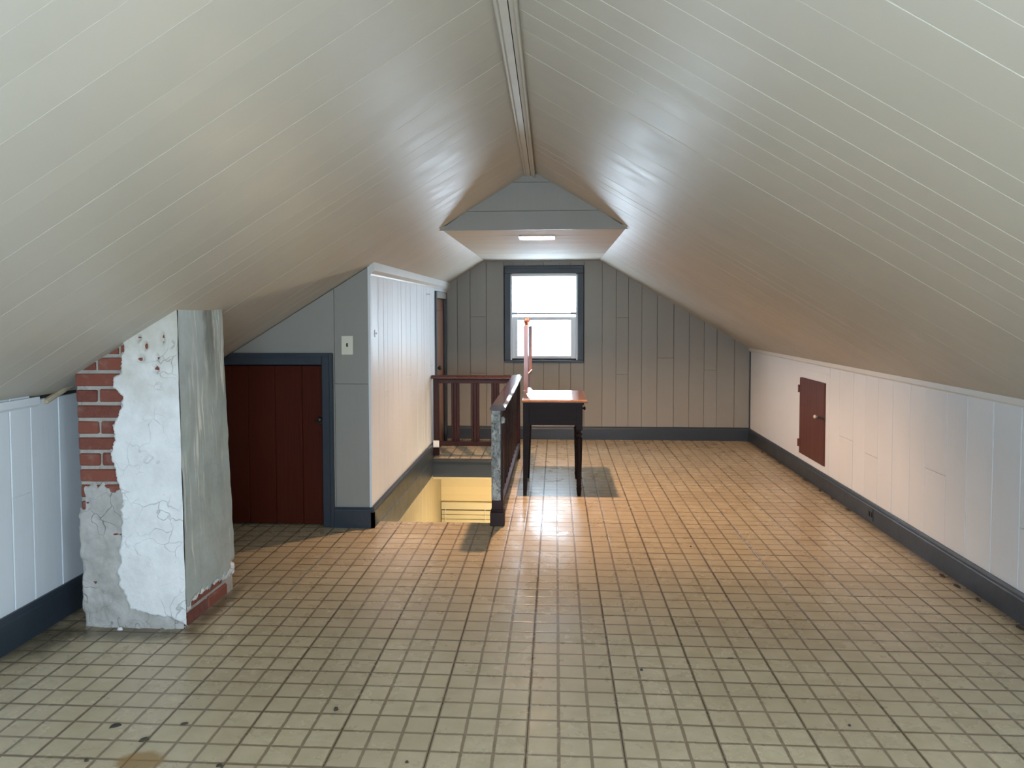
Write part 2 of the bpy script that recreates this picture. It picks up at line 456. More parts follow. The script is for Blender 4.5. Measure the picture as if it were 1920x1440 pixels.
    def mesh(s, name, origin=(0, 0, 0), mats=None, smooth=False):
        me = bpy.data.meshes.new(name); o = Vector(origin)
        me.from_pydata([Vector(p) - o for p in s.v], [], s.f)
        import bmesh
        bm = bmesh.new(); bm.from_mesh(me); bmesh.ops.recalc_face_normals(bm, faces=bm.faces); bm.to_mesh(me); bm.free()
        for mt in (mats if isinstance(mats, (list, tuple)) else [mats]): me.materials.append(M[mt] if isinstance(mt, str) else mt)
        if len(set(s.mi)) > 1:
            for p_, i_ in zip(me.polygons, s.mi): p_.material_index = i_
        if smooth:
            me.polygons.foreach_set('use_smooth', [True] * len(me.polygons))
        return me
    def build(s, name, mats, parent=None, smooth=False, origin=None):
        if origin is None:
            a = np.array(s.v); lo, hi = a.min(0), a.max(0)
            origin = ((lo[0] + hi[0]) / 2, (lo[1] + hi[1]) / 2, lo[2])
        return put(name, s.mesh(name, origin, mats, smooth), parent, origin)
def inset(poly, c):
    k = len(poly); out = []
    for i in range(k):
        p0, p1, p2 = Vector(poly[i - 1]), Vector(poly[i]), Vector(poly[(i + 1) % k])
        d1, d2 = (p1 - p0), (p2 - p1)
        if d1.length < 1e-9 or d2.length < 1e-9: out.append(tuple(p1)); continue
        d1.normalize(); d2.normalize()
        n1, n2 = Vector((-d1.y, d1.x)), Vector((-d2.y, d2.x))
        b = n1 + n2; q = b.dot(n1)
        out.append(tuple(p1 + b * (c / max(q, .3))))
    return out
def clip(poly, a, b, c):
    """keep a*u + b*v <= c"""
    out = []; k = len(poly)
    for i in range(k):
        p, q = poly[i], poly[(i + 1) % k]
        dp, dq = a * p[0] + b * p[1] - c, a * q[0] + b * q[1] - c
        if dp <= 0: out.append(p)
        if dp * dq < 0:
            s_ = dp / (dp - dq); out.append((p[0] + (q[0] - p[0]) * s_, p[1] + (q[1] - p[1]) * s_))
    return out
def rect(a, b, c, d): return [(a, c), (b, c), (b, d), (a, d)]

# ================================================================== SETTING
# ------------------------------------------------------------------ floor with vinyl tiles
TS = .3048
floor_bm = MB()
wx0, wx1, wy0, wy1 = WELL
for a, b in (((XL - .1, YF - .1), (XR + .1, wy0)), ((XL - .1, wy0), (wx0, wy1)), ((wx1, wy0), (XR + .1, wy1)), ((XL - .1, wy1), (XR + .1, YB + .1))):
    floor_bm.box((a[0], a[1], -.06), (b[0], b[1], -.0036))
floor = floor_bm.build('floor', 'debris', origin=(0, 0, 0))
tag(floor, 'cream vinyl tiled attic floor with a stair opening', 'floor', kind='structure')
def tile_mesh(x0, x1, y0, y1, u0, u1, v0, v1, g=.0006):
    me = bpy.data.meshes.new('tile'); x0 += g; x1 -= g; y0 += g; y1 -= g
    zt, zb = 0.0, -.0034; e = .0008
    v = [(x0 + e, y0 + e, zt), (x1 - e, y0 + e, zt), (x1 - e, y1 - e, zt), (x0 + e, y1 - e, zt), (x0, y0, zt - e), (x1, y0, zt - e), (x1, y1, zt - e), (x0, y1, zt - e), (x0, y0, zb), (x1, y0, zb), (x1, y1, zb), (x0, y1, zb)]
    f = [(0, 1, 2, 3)] + [(k + i, k + (i + 1) % 4, r + (i + 1) % 4, r + i)[::-1] for k, r in ((0, 4), (4, 8)) for i in range(4)]
    me.from_pydata(v, [], f)
    ul = me.uv_layers.new(name='UVMap')
    for lp in me.loops:
        p = v[lp.vertex_index]
        ul.data[lp.index].uv = (u0 + (u1 - u0) * (p[0] - x0) / (x1 - x0), v0 + (v1 - v0) * (p[1] - y0) / (y1 - y0))
    me.materials.append(M['tile'])
    return me
full = tile_mesh(-TS / 2, TS / 2, -TS / 2, TS / 2, 0, 1, 0, 1)
FX0, FX1, FY0, FY1 = XL + .008, XR - .008, YF, YB - .008
rects = []
for k in range(-8, 9):
    X0 = (k - .3053) * TS; X1 = X0 + TS
    for r in range(-17, 16):
        Y0 = (11.294 - r - 1) * TS; Y1 = Y0 + TS
        a, b, c, d = max(X0, FX0), min(X1, FX1), max(Y0, FY0), min(Y1, FY1)
        if b - a < .004 or d - c < .004: continue
        pieces = [(a, b, c, d)]
        if a < wx1 and b > wx0 and c < wy1 and d > wy0:      # cut round the stair opening
            pieces = []
            if c < wy0: pieces.append((a, b, c, wy0))
            if d > wy1: pieces.append((a, b, wy1, d))
            c2, d2 = max(c, wy0), min(d, wy1)
            if a < wx0: pieces.append((a, wx0, c2, d2))
            if b > wx1: pieces.append((wx1, b, c2, d2))
        for q in pieces:
            if q[2] >= YP and q[1] <= XP: continue      # nothing laid inside the closet
            if q[2] >= YP: q = (max(q[0], XP), q[1], q[2], q[3])
            if q[1] - q[0] > .004 and q[3] - q[2] > .004: rects.append((*q, X0, Y0))
seen = [q for q in rects if q[3] > 2.14 and not (q[1] < -1.75 and q[3] < 2.5) and not (q[0] > 1.6 and q[3] < 2.7)]
seen.sort(key=lambda q: (q[0] + q[1]) ** 2 / 4 + (q[2] + q[3]) ** 2 / 4)
part_set = set(seen[:299])
rest = []
for q in rects:
    a, b, c, d, X0, Y0 = q
    if q not in part_set: rest.append(q); continue
    dz = rnd.uniform(-.0004, .0002)
    if b - a > TS - .001 and d - c > TS - .001:
        o = put('tile', full, floor, ((a + b) / 2, (c + d) / 2, dz))
    else:
        o = put('tile', tile_mesh(a, b, c, d, (a - X0) / TS, (b - X0) / TS, (c - Y0) / TS, (d - Y0) / TS), floor, (0, 0, dz))
if rest:
    vs, fs, uvs = [], [], []
    for a, b, c, d, X0, Y0 in rest:
        n = len(vs); vs += [(a, c, 0), (b, c, 0), (b, d, 0), (a, d, 0), (a, c, -.0034), (b, c, -.0034), (b, d, -.0034), (a, d, -.0034)]
        fs += [(n, n + 1, n + 2, n + 3)] + [(n + i, n + 4 + i, n + 4 + (i + 1) % 4, n + (i + 1) % 4) for i in range(4)]
        for i in range(8):
            X, Y, _z = vs[n + i]; uvs.append(((X - X0) / TS, (Y - Y0) / TS))
    me = bpy.data.meshes.new('tile_field'); me.from_pydata(vs, [], fs); ul = me.uv_layers.new(name='UVMap')
    for lp in me.loops: ul.data[lp.index].uv = uvs[lp.vertex_index]
    me.materials.append(M['tile'])
    o = put('tile_field', me, floor); o['kind'] = 'stuff'

# ------------------------------------------------------------------ roof slopes (ceiling) of painted boards
def unit(v): return Vector(v).normalized()
NR = unit((-SR, 0, -1)); NL = unit((SL, 0, -1))
UR = Vector((0, 1, 0))
VR = NR.cross(UR); VL = NL.cross(UR)
cb = MB()
apex = Vector((RX, 0, RZ))
LR = (XR + .35 - RX) / VR.x; LL = (RX - (XL - .35)) / VL.x
T = .017
for Nn, Vv, v0, v1 in ((NR, VR, -.06, LR), (NL, VL, -LL, .06)):
    cuts = [(YF - .15, YB + .25, v0, v1)]
    if v1 > 1: cuts = [(YF - .15, RW[0], v0, v1), (RW[1], YB + .25, v0, v1), (RW[0], RW[1], v0, RW[2]), (RW[0], RW[1], RW[3], v1)]
    for q in cuts: cb.prism(rect(*q), apex - Nn * T, UR, Vv, Nn, .06)
ceiling = cb.build('ceiling', 'roof', origin=(0, 0, 0))
tag(ceiling, 'sloping attic ceiling of cream painted boards meeting at a ridge', 'ceiling', kind='structure')
def seq(known, lo, hi, wmin, wmax):
    out = list(known)
    while out[0] - lo > wmax * 1.15: out.insert(0, out[0] - rnd.uniform(wmin, wmax))
    while hi - out[-1] > wmax * 1.15: out.append(out[-1] + rnd.uniform(wmin, wmax))
    return [lo] + out + [hi]
YSR = seq([1.193, 1.306, 1.448, 1.637, 1.733, 1.917, 2.043, 2.154, 2.285, 2.44, 2.665, 2.865, 3.098, 3.308, 3.47, 3.639], YF, YB, .13, .20)
YSL = seq([1.229, 1.337, 1.48, 1.674, 1.76, 1.91, 2.06, 2.215, 2.376, 2.527, 2.657, 2.787, 2.983, 3.141, 3.262, 3.40, 3.545, 3.747, 3.921, 4.127, 4.308, 4.437], YF, YB, .13, .20)
eR = (XR - RX) / VR.x + .012; eL = (RX - XL) / VL.x + .012
for ys, Nn, Vv, v0, v1, cc, gg in ((YSR, NR, VR, .012, eR, .0009, .0003), (YSL, NL, VL, -eL, -.012, .0003, .0009)):
    for a, b in zip(ys[:-1], ys[1:]):
        lv = gg > .0005
        g = (rnd.choice((.0001, .0002, .0003, .0010)) if lv else gg + rnd.uniform(0, .0005)); dz = rnd.uniform(-.0003, .0002) if lv else rnd.uniform(-.0006, .0004); tl = rnd.uniform(-.0015, .0015) if lv else rnd.uniform(-.004, .004)
        Uu = (UR + Nn * tl).normalized(); N2 = Uu.cross(Vv)
        O = apex + UR * ((a + b) / 2) + Nn * dz
        h = (b - a) / 2 - g
        pieces = [(a + g, b - g, v0, v1)]
        if v1 > 0 and b > RW[0] and a < RW[1]:      # cut round the roof window
            pieces = [(a + g, b - g, v0, RW[2]), (a + g, b - g, RW[3], v1)]
            if a < RW[0]: pieces.append((a + g, RW[0], RW[2], RW[3]))
            if b > RW[1]: pieces.append((RW[1], b - g, RW[2], RW[3]))
        for q in pieces:
            if q[1] - q[0] < .004: continue
            MB().prism(rect(q[0] - (a + b) / 2, q[1] - (a + b) / 2, q[2], q[3]), O, Uu, Vv, N2, .015, cc).build('board', 'roof', ceiling)
# flat dropped ceiling: boards across the room, cut round the recessed light
LX0, LX1, LY0, LY1 = -.258, -.023, 5.55, 5.80
fx0 = RX - (RZ - ZC) / SL + .001; fx1 = RX + (RZ - ZC) / SR - .001
ye = [YG, 5.20, 5.36, LY0, 5.685, LY1, 6.02, 6.19, 6.36, 6.53, 6.70, 6.88, 7.04, 7.21, 7.39, 7.56, 7.74, 7.91, 8.08, YB]
for a, b in zip(ye[:-1], ye[1:]):
    segs = [(fx0, fx1)] if (b <= LY0 + .001 or a >= LY1 - .001) else [(fx0, LX0), (LX1, fx1)]
    for s0, s1 in segs:
        MB().prism(rect(s0, s1, -b + .0004, -a - .0004), (0, 0, ZC + rnd.uniform(0, .0012)), (1, 0, 0), (0, -1, 0), (0, 0, -1), .015, .0012).build('flat_ceiling_board', 'flat', ceiling)
# gable face of the dropped ceiling: three stacked boards
for z0, z1 in ((ZC - .012, 2.03), (2.0315, 2.215), (2.2165, 2.27)):
    x = lambda z: (RX - (RZ - z) / SL, RX + (RZ - z) / SR)
    (a0, a1), (b0, b1) = x(max(z0, ZC)), x(z1)
    poly = [(a0 - .006, z0), (a1 + .006, z0), (b1 + .004, z1), (b0 - .004, z1)]
    MB().prism(poly, (0, YG, 0), (1, 0, 0), (0, 0, 1), (0, -1, 0), .018, .0015).build('gable_board', 'grey', ceiling)

# ridge mouldings: a flat strip with a beaded edge, a dark joint, then a half-round bead
def ridge(name, label, prof, ztop):
    A = Vector((-.129, YF, ztop)); B = Vector((-.129 - (YG - YF) * .0096 + .0, YG - .002, ztop))
    tag(MB().sweep(prof, A, B, (1, 0, 0)).build(name, 'roof'), label, 'trim', kind='structure')
ridge('trim_1', 'wide cream ridge strip with a beaded edge above the gable face', [(-.024, .014), (-.024, -.004), (-.019, -.009), (-.013, -.009), (-.009, -.004), (-.007, -.006), (.0175, -.006), (.0175, .014)], 2.262)
ridge('trim_2', 'half-round cream ridge bead beside the wide ridge strip', [(.021, .010), (.021, .003), (.033, .001), (.034, -.006), (.039, -.011), (.045, -.009), (.048, -.003), (.048, .010)], 2.252)

# ------------------------------------------------------------------ walls
def backing(name, boxes, label, mat='dark'):
    mb = MB()
    for a, b in boxes: mb.box(a, b)
    o = mb.build(name, mat, origin=(0, 0, 0))
    return tag(o, label, 'wall', kind='structure')
BT = .016
FYv, FXv = (0, -1, 0), (-1, 0, 0)
def roofclip_x(poly, up=.010):
    """clip in (x,z) below both roof slopes"""
    poly = clip(poly, SR, 1, RZ + SR * RX + up)
    return clip(poly, -SL, 1, RZ - SL * RX + up)
# back gable
mb = MB()
yb0, yb1 = YB + BT - .001, YB + .16
def gable_poly(mb, y, n, hole, thick):
    pass
wx0_, wx1_, wz0_, wz1_ = WIN
for r_ in ((XL - .3, wx0_, -.1, 2.5), (wx1_, XR + .3, -.1, 2.5), (wx0_, wx1_, -.1, wz0_), (wx0_, wx1_, wz1_, 2.5)):
    mb.prism(roofclip_x(rect(*r_), .04), (0, YB + BT - .002, 0), (1, 0, 0), (0, 0, 1), FYv, .12)
wall_back = tag(mb.build('wall_back', 'dark', origin=(0, 0, 0)), 'plank gable wall in shade-darkened grey holding the bright window', 'wall', kind='structure')
def wall_board(parent, poly, O, U, V, Nn, mat, name='board', c=.0022, t=BT):
    if len(poly) < 3: return
    MB().prism(poly, Vector(O) + Vector(Nn) * rnd.uniform(-.0012, .0004), U, V, Nn, t, c).build(name, mat, parent)
bx = [XP - .02, -1.065, -.925, -.751, -.561, -.457, -.342, -.135, .031, .156, .298, .492, .639, .769, .91, 1.073, 1.247, 1.41, 1.566, 1.7, 1.883, XR + .01]
butts = {-.925: [.709, 1.32], .639: [.702, 1.308], 1.073: [.879], 1.566: [.75], .031: [.35], -.457: [.5]}
for a, b in zip(bx[:-1], bx[1:]):
    zs = [0.0] + butts.get(a, []) + [2.4]
    for z0, z1 in zip(zs[:-1], zs[1:]):
        parts = [(z0, z1)]
        if a > -.57 and b < .30: parts = [(z0, min(z1, .84)), (1.86, z1)] if z1 > 1.86 else [(z0, min(z1, .84))]
        for p0, p1 in parts:
            if p1 - p0 < .01: continue
            g = rnd.uniform(.0006, .0016)
            poly = roofclip_x(rect(a + g, b - g, p0 + .0006, p1 - .0006))
            if abs((a + b) / 2 - RX) < .6: poly = clip(poly, 0, 1, ZC + .008) if fx0 < (a + b) / 2 < fx1 else poly
            wall_board(wall_back, poly, (0, YB, 0), (1, 0, 0), (0, 0, 1), FYv, 'grey')
# gable behind the camera, with an invented window
mb = MB()
xs = sorted({XL - .3, XR + .3, *[v for f_ in FW for v in f_[:2]]})
for a, b in zip(xs[:-1], xs[1:]):
    h = [f_ for f_ in FW if f_[0] <= a + 1e-6 and f_[1] >= b - 1e-6]
    for z0, z1 in ([(-.1, h[0][2]), (h[0][3], 2.5)] if h else [(-.1, 2.5)]):
        mb.prism(roofclip_x(rect(a, b, z0, z1), .04), (0, YF, 0), (-1, 0, 0), (0, 0, 1), (0, 1, 0), .12) if False else mb.prism([(-p[0], p[1]) for p in roofclip_x(rect(a, b, z0, z1), .04)][::-1], (0, YF, 0), (-1, 0, 0), (0, 0, 1), (0, 1, 0), .12)
tag(mb.build('wall_front', 'wall', origin=(0, 0, 0)), 'pale gable wall with an invented window facing the far window', 'wall', kind='structure')
# right knee wall
wall_right = backing('wall_right', [((XR + BT - .002, YF - .1, -.1), (XR + .08, YB + .1, 1.02))], 'pale plank knee wall with the small red hatch')
ry = [3.511, 3.729, 3.957, 4.16, 4.392, 4.578, 4.81, 5.019, 5.221, 5.431, 5.69, 5.896]
ry = [y for y in seq(ry, YF, 5.8965, .18, .24)][:-1]
rb = {5.431: [.47], 5.019: [.43], 4.16: [.50], 3.729: [], 3.511: [], 2.9: []}
for a, b in zip(ry[:-1], ry[1:]):
    zs = [0.0] + rb.get(a, []) + [roof_z(XR) + .012]
    if a < 3.5 and rnd.random() < .5: zs.insert(1, rnd.uniform(.35, .75))
    for z0, z1 in zip(zs[:-1], zs[1:]):
        g = rnd.uniform(.0014, .0024)
        wall_board(wall_right, rect(-b + g, -a - g, z0 + .0012, z1 - .0012), (XR, 0, 0), (0, -1, 0), (0, 0, 1), FXv, 'wall')
HY0, HY1, HZ0, HZ1 = 5.975, 6.57, .182, .822          # hatch opening
zt = roof_z(XR) + .012
for a, b, z0, z1 in ((5.8965, HY0, 0, .893), (HY1, 6.62, 0, .893), (HY0, HY1, 0, HZ0), (HY0, HY1, HZ1, .893), (5.8965, 6.62, .8935, zt), (6.62, YB, 0, zt)):
    wall_board(wall_right, rect(-b, -a, z0, z1), (XR, 0, 0), (0, -1, 0), (0, 0, 1), FXv, 'wall', 'panel', .0008)
# left knee wall
wall_left = backing('wall_left', [((XL - .08, YF - .1, -.1), (XL - BT + .002, YB + .1, 1.06))], 'pale blue-grey plank knee wall beside the chimney')
ly = seq([2.84, 2.987, 3.111, 3.294, 3.45, 3.6], YF, YP + .02, .14, .2)
for a, b in zip(ly[:-1], ly[1:]):
    g = rnd.uniform(.0012, .002)
    zs = [0.0] + ([.61] if abs(a - 2.987) < .01 else []) + [1.0 if (a > 3.1 and a < 3.3) else roof_z(XL) + .012]
    for z0, z1 in zip(zs[:-1], zs[1:]):
        wall_board(wall_left, rect(a + g, b - g, z0, z1), (XL, 0, 0), (0, 1, 0), (0, 0, 1), (1, 0, 0), 'wall', c=.003)
# closet: front face (with the red door) and side face
DX0, DX1, DZ = -2.155, -1.485, 1.039
def hole_boxes():
    y0, y1 = YP + BT - .002, YP + .09
    return [((XL - .05, y0, DZ), (XP - .02, y1, 1.25)), ((DX1, y0, -.05), (XP - .02, y1, DZ)), ((XL - .05, y0, -.05), (DX0, y1, DZ))]
mb = MB()
for r_ in ((XL - .05, DX0, -.05, 2.), (DX1, XP - .02, -.05, 2.), (DX0, DX1, DZ, 2.)):
    mb.prism(roofclip_x(rect(*r_), .01), (0, YP + BT - .002, 0), (1, 0, 0), (0, 0, 1), FYv, .06)
wall_cf = tag(mb.build('wall_closet_front', 'dark', origin=(0, 0, 0)), 'closet front wall in shade-darkened grey around the red door', 'wall', kind='structure')
for r_ in ((-1.4045, XP - .0005, 0, .917), (-1.4045, XP - .0005, .918, 2.), (XL, -1.4065, DZ, 2.), (DX1, -1.4065, 0, DZ), (XL, DX0, 0, DZ)):
    wall_board(wall_cf, roofclip_x(rect(*r_), -.004), (0, YP, 0), (1, 0, 0), (0, 0, 1), FYv, 'grey', 'panel', .0015)
CDY0, CDY1, CDZ = 7.46, 8.06, 1.51                   # brown door at the far end of the closet side
zc_top = roof_z(XP) + .012
wall_cs = backing('wall_closet_side', [((XP - .07, YP + .01, -.05), (XP - BT + .002, CDY0, zc_top)), ((XP - .07, CDY0, CDZ), (XP - BT + .002, CDY1, zc_top)), ((XP - .07, CDY1, -.05), (XP - BT + .002, YB + .05, zc_top))], 'white plank closet side wall beside the stair opening')
sy = [YP + .001, 5.02, 5.18, 5.30, 5.47, 5.67, 5.78, 5.97, 6.15, 6.44, 6.66, 6.78, 6.93, 7.11, 7.26, 7.40]
sb = {5.97: [.865], 7.11: [.868], 5.18: [.82]}
for a, b in zip(sy[:-1], sy[1:]):
    zs = [0.0] + sb.get(a, []) + [zc_top]
    for z0, z1 in zip(zs[:-1], zs[1:]):
        g = rnd.uniform(.0012, .0026)
        wall_board(wall_cs, rect(a + g, b - g, z0 + .0005, z1 - .0005), (XP, 0, 0), (0, 1, 0), (0, 0, 1), (1, 0, 0), 'wall')
wall_board(wall_cs, rect(7.4, YB, CDZ + .07, zc_top), (XP, 0, 0), (0, 1, 0), (0, 0, 1), (1, 0, 0), 'wall')
wall_board(wall_cs, rect(8.12, YB, 0, CDZ + .07), (XP, 0, 0), (0, 1, 0), (0, 0, 1), (1, 0, 0), 'grey')
# corner bead on the closet corner
tag(MB().box((XP - .012, YP - .004, .12), (XP + .004, YP + .006, zc_top - .02), .002).build('trim_3', 'wall'), 'slim white corner strip on the closet edge', 'trim', kind='structure')

# ------------------------------------------------------------------ baseboards and trims
BP = lambda t_, h: [(0, 0), (t_, 0), (t_, h - .028), (t_ - .003, h - .022), (t_ - .004, h - .012), (t_ - .010, h - .004), (t_ - .012, h), (0, h)]
def base(name, A, B, out, h, label, t_=.020, mat='slate'):
    o = MB().sweep(BP(t_, h), A, B, out).build(name, mat)
    return tag(o, label, 'baseboard', kind='structure')
base('baseboard_right', (XR, YF, 0), (XR, YB, 0), (-1, 0, 0), .132, 'slate blue baseboard under the pale knee wall with the hatch')
base('baseboard_left', (XL, YF, 0), (XL, YP, 0), (1, 0, 0), .145, 'dark slate baseboard beside the chimney', .022)
base('baseboard_back', (XP, YB, 0), (XR, YB, 0), (0, -1, 0), .140, 'dark slate baseboard below the window wall')
base('baseboard_closet_front', (-1.41, YP, 0), (XP + .022, YP, 0), (0, -1, 0), .128, 'dark slate baseboard on the closet front corner', .024)
base('baseboard_closet_side', (XP, YP - .024, 0), (XP, CDY0 - .07, 0), (1, 0, 0), .132, 'slate baseboard running beside the stair opening', .022)
base('baseboard_front', (XL, YF, 0), (XR, YF, 0), (0, 1, 0), .132, 'slate baseboard under the invented gable window')
def trim(name, prof, A, B, out, label, mat='trimwhite', up=(0, 0, 1)):
    return tag(MB().sweep(prof, A, B, out, up).build(name, mat), label, 'trim', kind='structure')
zR = roof_z(XR - .018)
trim('trim_4', [(0, 0), (.006, 0), (.012, .006), (.018, .010), (.018, zR - .947 - .001), (0, zR - .947 + .008)], (XR, YF, .947), (XR, YB, .947), (-1, 0, 0), 'white cap strip along the top of the knee wall with the hatch')
zL = roof_z(XL + .016)
trim('trim_5', [(0, 0), (.005, 0), (.010, .006), (.016, .010), (.016, .042), (0, .042)], (XL, YF, .972), (XL, 3.15, .972), (1, 0, 0), 'pale cap strip along the top of the knee wall by the chimney', 'wall')
zcr = roof_z(XP + .035)
trim('trim_6', [(0, 0), (.008, 0), (.012, .010), (.022, .020), (.034, .030), (.034, zcr - 1.605 - .002), (0, zcr - 1.605 + .01)], (XP, YP - .006, 1.605), (XP, YB, 1.605), (1, 0, 0), 'white crown strip on top of the closet side wall')
trim('trim_7', [(0, 0), (.012, 0), (.012, .012), (0, .012)], (fx0, YB, ZC - .014), (fx1, YB, ZC - .014), (0, -1, 0), 'thin pale strip between flat ceiling and window wall', 'grey')
tag(MB().box((XR - .012, YB - .012, .13), (XR, YB, .955)).build('trim_8', 'slate'), 'dark corner strip where knee wall meets window wall', 'trim', kind='structure')

# ------------------------------------------------------------------ doors
d1 = thing('door_1', ((DX0 + DX1) / 2, YP, 0), 'low oxblood plank closet door with dark slate casing behind the chimney', 'door', kind='structure')
# casing: head follows the roof at its left end
MB().box((DX1, YP - .020, 0), (DX1 + .073, YP, DZ + .075), .004).build('door_casing', 'slate', d1)
MB().box((DX1 + .050, YP - .028, 0), (DX1 + .073, YP - .019, DZ + .075), .003).build('casing_bead', 'slate', d1)
poly = roofclip_x(rect(XL + .02, DX1, DZ, DZ + .075), -.012)
MB().prism(poly, (0, YP - .020, 0), (1, 0, 0), (0, 0, 1), FYv, .020, .003).build('door_casing', 'slate', d1)
poly = roofclip_x(rect(XL + .02, DX1 + .05, DZ + .052, DZ + .075), -.012)
MB().prism(poly, (0, YP - .028, 0), (1, 0, 0), (0, 0, 1), FYv, .009, .002).build('casing_bead', 'slate', d1)
MB().box((XL + .022, YP - .020, 0), (DX0, YP, DZ), .004).build('door_casing', 'slate', d1)
px = [DX0 + .004, -1.975, -1.799, -1.621, DX1 - .004]
for a, b in zip(px[:-1], px[1:]):
    MB().prism(rect(a + .0008, b - .0008, .012, DZ - .006), (0, YP + .006 + rnd.uniform(0, .001), 0), (1, 0, 0), (0, 0, 1), FYv, .02, .003).build('plank', 'red', d1)
k = MB().lathe([(.005, 0), (.006, -.012), (.014, -.018), (.018, -.026), (.015, -.034), (.004, -.037)], (-1.502, YP + .006, .69), 14, 'y').build('knob', 'black', d1, True)
MB().box((-1.520, YP - .004, .662), (-1.486, YP + .007, .70), .002).build('latch', 'black', d1)

d2 = thing('door_2', (XR, (HY0 + HY1) / 2, HZ0), 'small oxblood access hatch in the pale knee wall', 'door', kind='structure')
MB().prism(rect(-HY1 + .003, -HY0 - .003, HZ0 + .003, HZ1 - .003), (XR - .012, 0, 0), (0, -1, 0), (0, 0, 1), FXv, .026, .004).build('hatch_panel', 'hatch', d2)
for z in (.725, .27):
    hb = MB().box((XR - .018, HY1 - .012, z - .03), (XR - .004, HY1 + .014, z + .03), .002)
    hb.lathe([(.006, -.032), (.006, .032)], (XR - .018, HY1 + .002, z), 8).build('hinge', 'hatch', d2)
k = MB().lathe([(.005, 0), (.006, -.012), (.013, -.018), (.016, -.026), (.012, -.034), (.003, -.036)], (XR - .012, 6.10, .551), 14, 'x').build('knob', 'plate', d2, True)
k['label'] = 'pale round knob'
MB().box((XR - .020, HY0 - .012, .540), (XR - .011, 6.085, .556), .002).build('latch', 'black', d2)

d3 = thing('door_3', (XP, (CDY0 + CDY1) / 2, 0), 'brown stained wooden door at the end of the closet side wall', 'door', kind='structure')
mb = MB().box((XP - .05, CDY0 + .004, .01), (XP - .012, CDY1 - .004, CDZ - .004), .003)
mb.build('door_leaf', 'doorwood', d3)
for y0, y1, z0, z1 in ((CDY0 + .09, CDY1 - .09, .16, .68), (CDY0 + .09, CDY1 - .09, .80, CDZ - .12)):
    MB().box((XP - .016, y0, z0), (XP - .007, y1, z1), .005).build('door_panel', 'doorwood', d3)
MB().box((XP - .01, CDY0 - .065, 0), (XP + .016, CDY0, CDZ + .065), .003).build('door_casing', 'slate', d3)
MB().box((XP - .01, CDY1, 0), (XP + .016, CDY1 + .065, CDZ + .065), .003).build('door_casing', 'slate', d3)
MB().box((XP - .01, CDY0, CDZ), (XP + .016, CDY1, CDZ + .065), .003).build('door_casing', 'grey', d3)
MB().lathe([(.006, 0), (.007, .02), (.02, .03), (.024, .042), (.018, .054), (.004, .058)], (XP - .012, CDY0 + .06, .82), 14, 'x').build('knob', 'black', d3, True)

# ------------------------------------------------------------------ windows
def window(name, x0, x1, z0, z1, Y, sgn, label, cas='slate'):
    """double-hung window; sgn=-1: room is towards -y, +1: room towards +y"""
    r = thing(name, ((x0 + x1) / 2, Y, z0), label, 'window', kind='structure')
    def bxx(nm, a0, a1, d0, d1, c0, c1, mat, bev=.003, par=r):
        ya, yb = Y + sgn * d0, Y + sgn * d1
        return MB().box((a0, min(ya, yb), c0), (a1, max(ya, yb), c1), bev).build(nm, mat, par)
    cw = .064
    bxx('window_casing', x0 - cw, x0, 0, .020, z0 - .012, z1, cas); bxx('window_casing', x1, x1 + cw, 0, .020, z0 - .012, z1, cas)
    bxx('window_casing', x0 - cw, x1 + cw, 0, .022, z1, z1 + .084, cas)
    bxx('window_casing', x0 - cw + .012, x1 + cw - .012, .02, .028, z1 + .05, z1 + .075, cas, .002)
    bxx('window_stool', x0 - cw, x1 + cw, -.03, .026, z0 - .040, z0 - .012, cas)
    bxx('jamb', x0, x0 + .016, -.14, .0, z0 - .012, z1, 'vinyl', 0); bxx('jamb', x1 - .016, x1, -.14, .0, z0 - .012, z1, 'vinyl', 0)
    bxx('jamb', x0, x1, -.14, .0, z1 - .012, z1, 'vinyl', 0); bxx('sill', x0, x1, -.14, -.02, z0 - .03, z0, 'vinyl', 0)
    zm = z0 + (z1 - z0) * .470
    for nm, lo, hi, d in (('lower_sash', z0, zm + .02, -.05), ('upper_sash', zm - .015, z1 - .012, -.095)):
        a0, a1 = x0 + .016, x1 - .016; st = .058
        mb = MB()
        ya, yb = Y + sgn * (d - .018), Y + sgn * (d + .018); ya, yb = min(ya, yb), max(ya, yb)
        mb.box((a0, ya, lo), (a0 + st, yb, hi), .003); mb.box((a1 - st, ya, lo), (a1, yb, hi), .003)
        rb_ = .032 if nm == 'lower_sash' else .038
        mb.box((a0 + st, ya, lo), (a1 - st, yb, lo + rb_), .003); mb.box((a0 + st, ya, hi - .036), (a1 - st, yb, hi), .003)
        sa = mb.build(nm, 'vinyl', r)
        g = bxx('pane', a0 + st - .004, a1 - st + .004, d - .003, d + .003, lo + rb_ - .004, hi - .032, 'glass', 0, sa)
    return r
window('window_1', *WIN, YB, -1, 'double-hung window with dark slate casing in the far gable')
for i_, a_ in enumerate(FW):
    window('window_%d' % (i_ + 2), *a_, YF, 1, 'invented wide double-hung window in the gable opposite the blind')
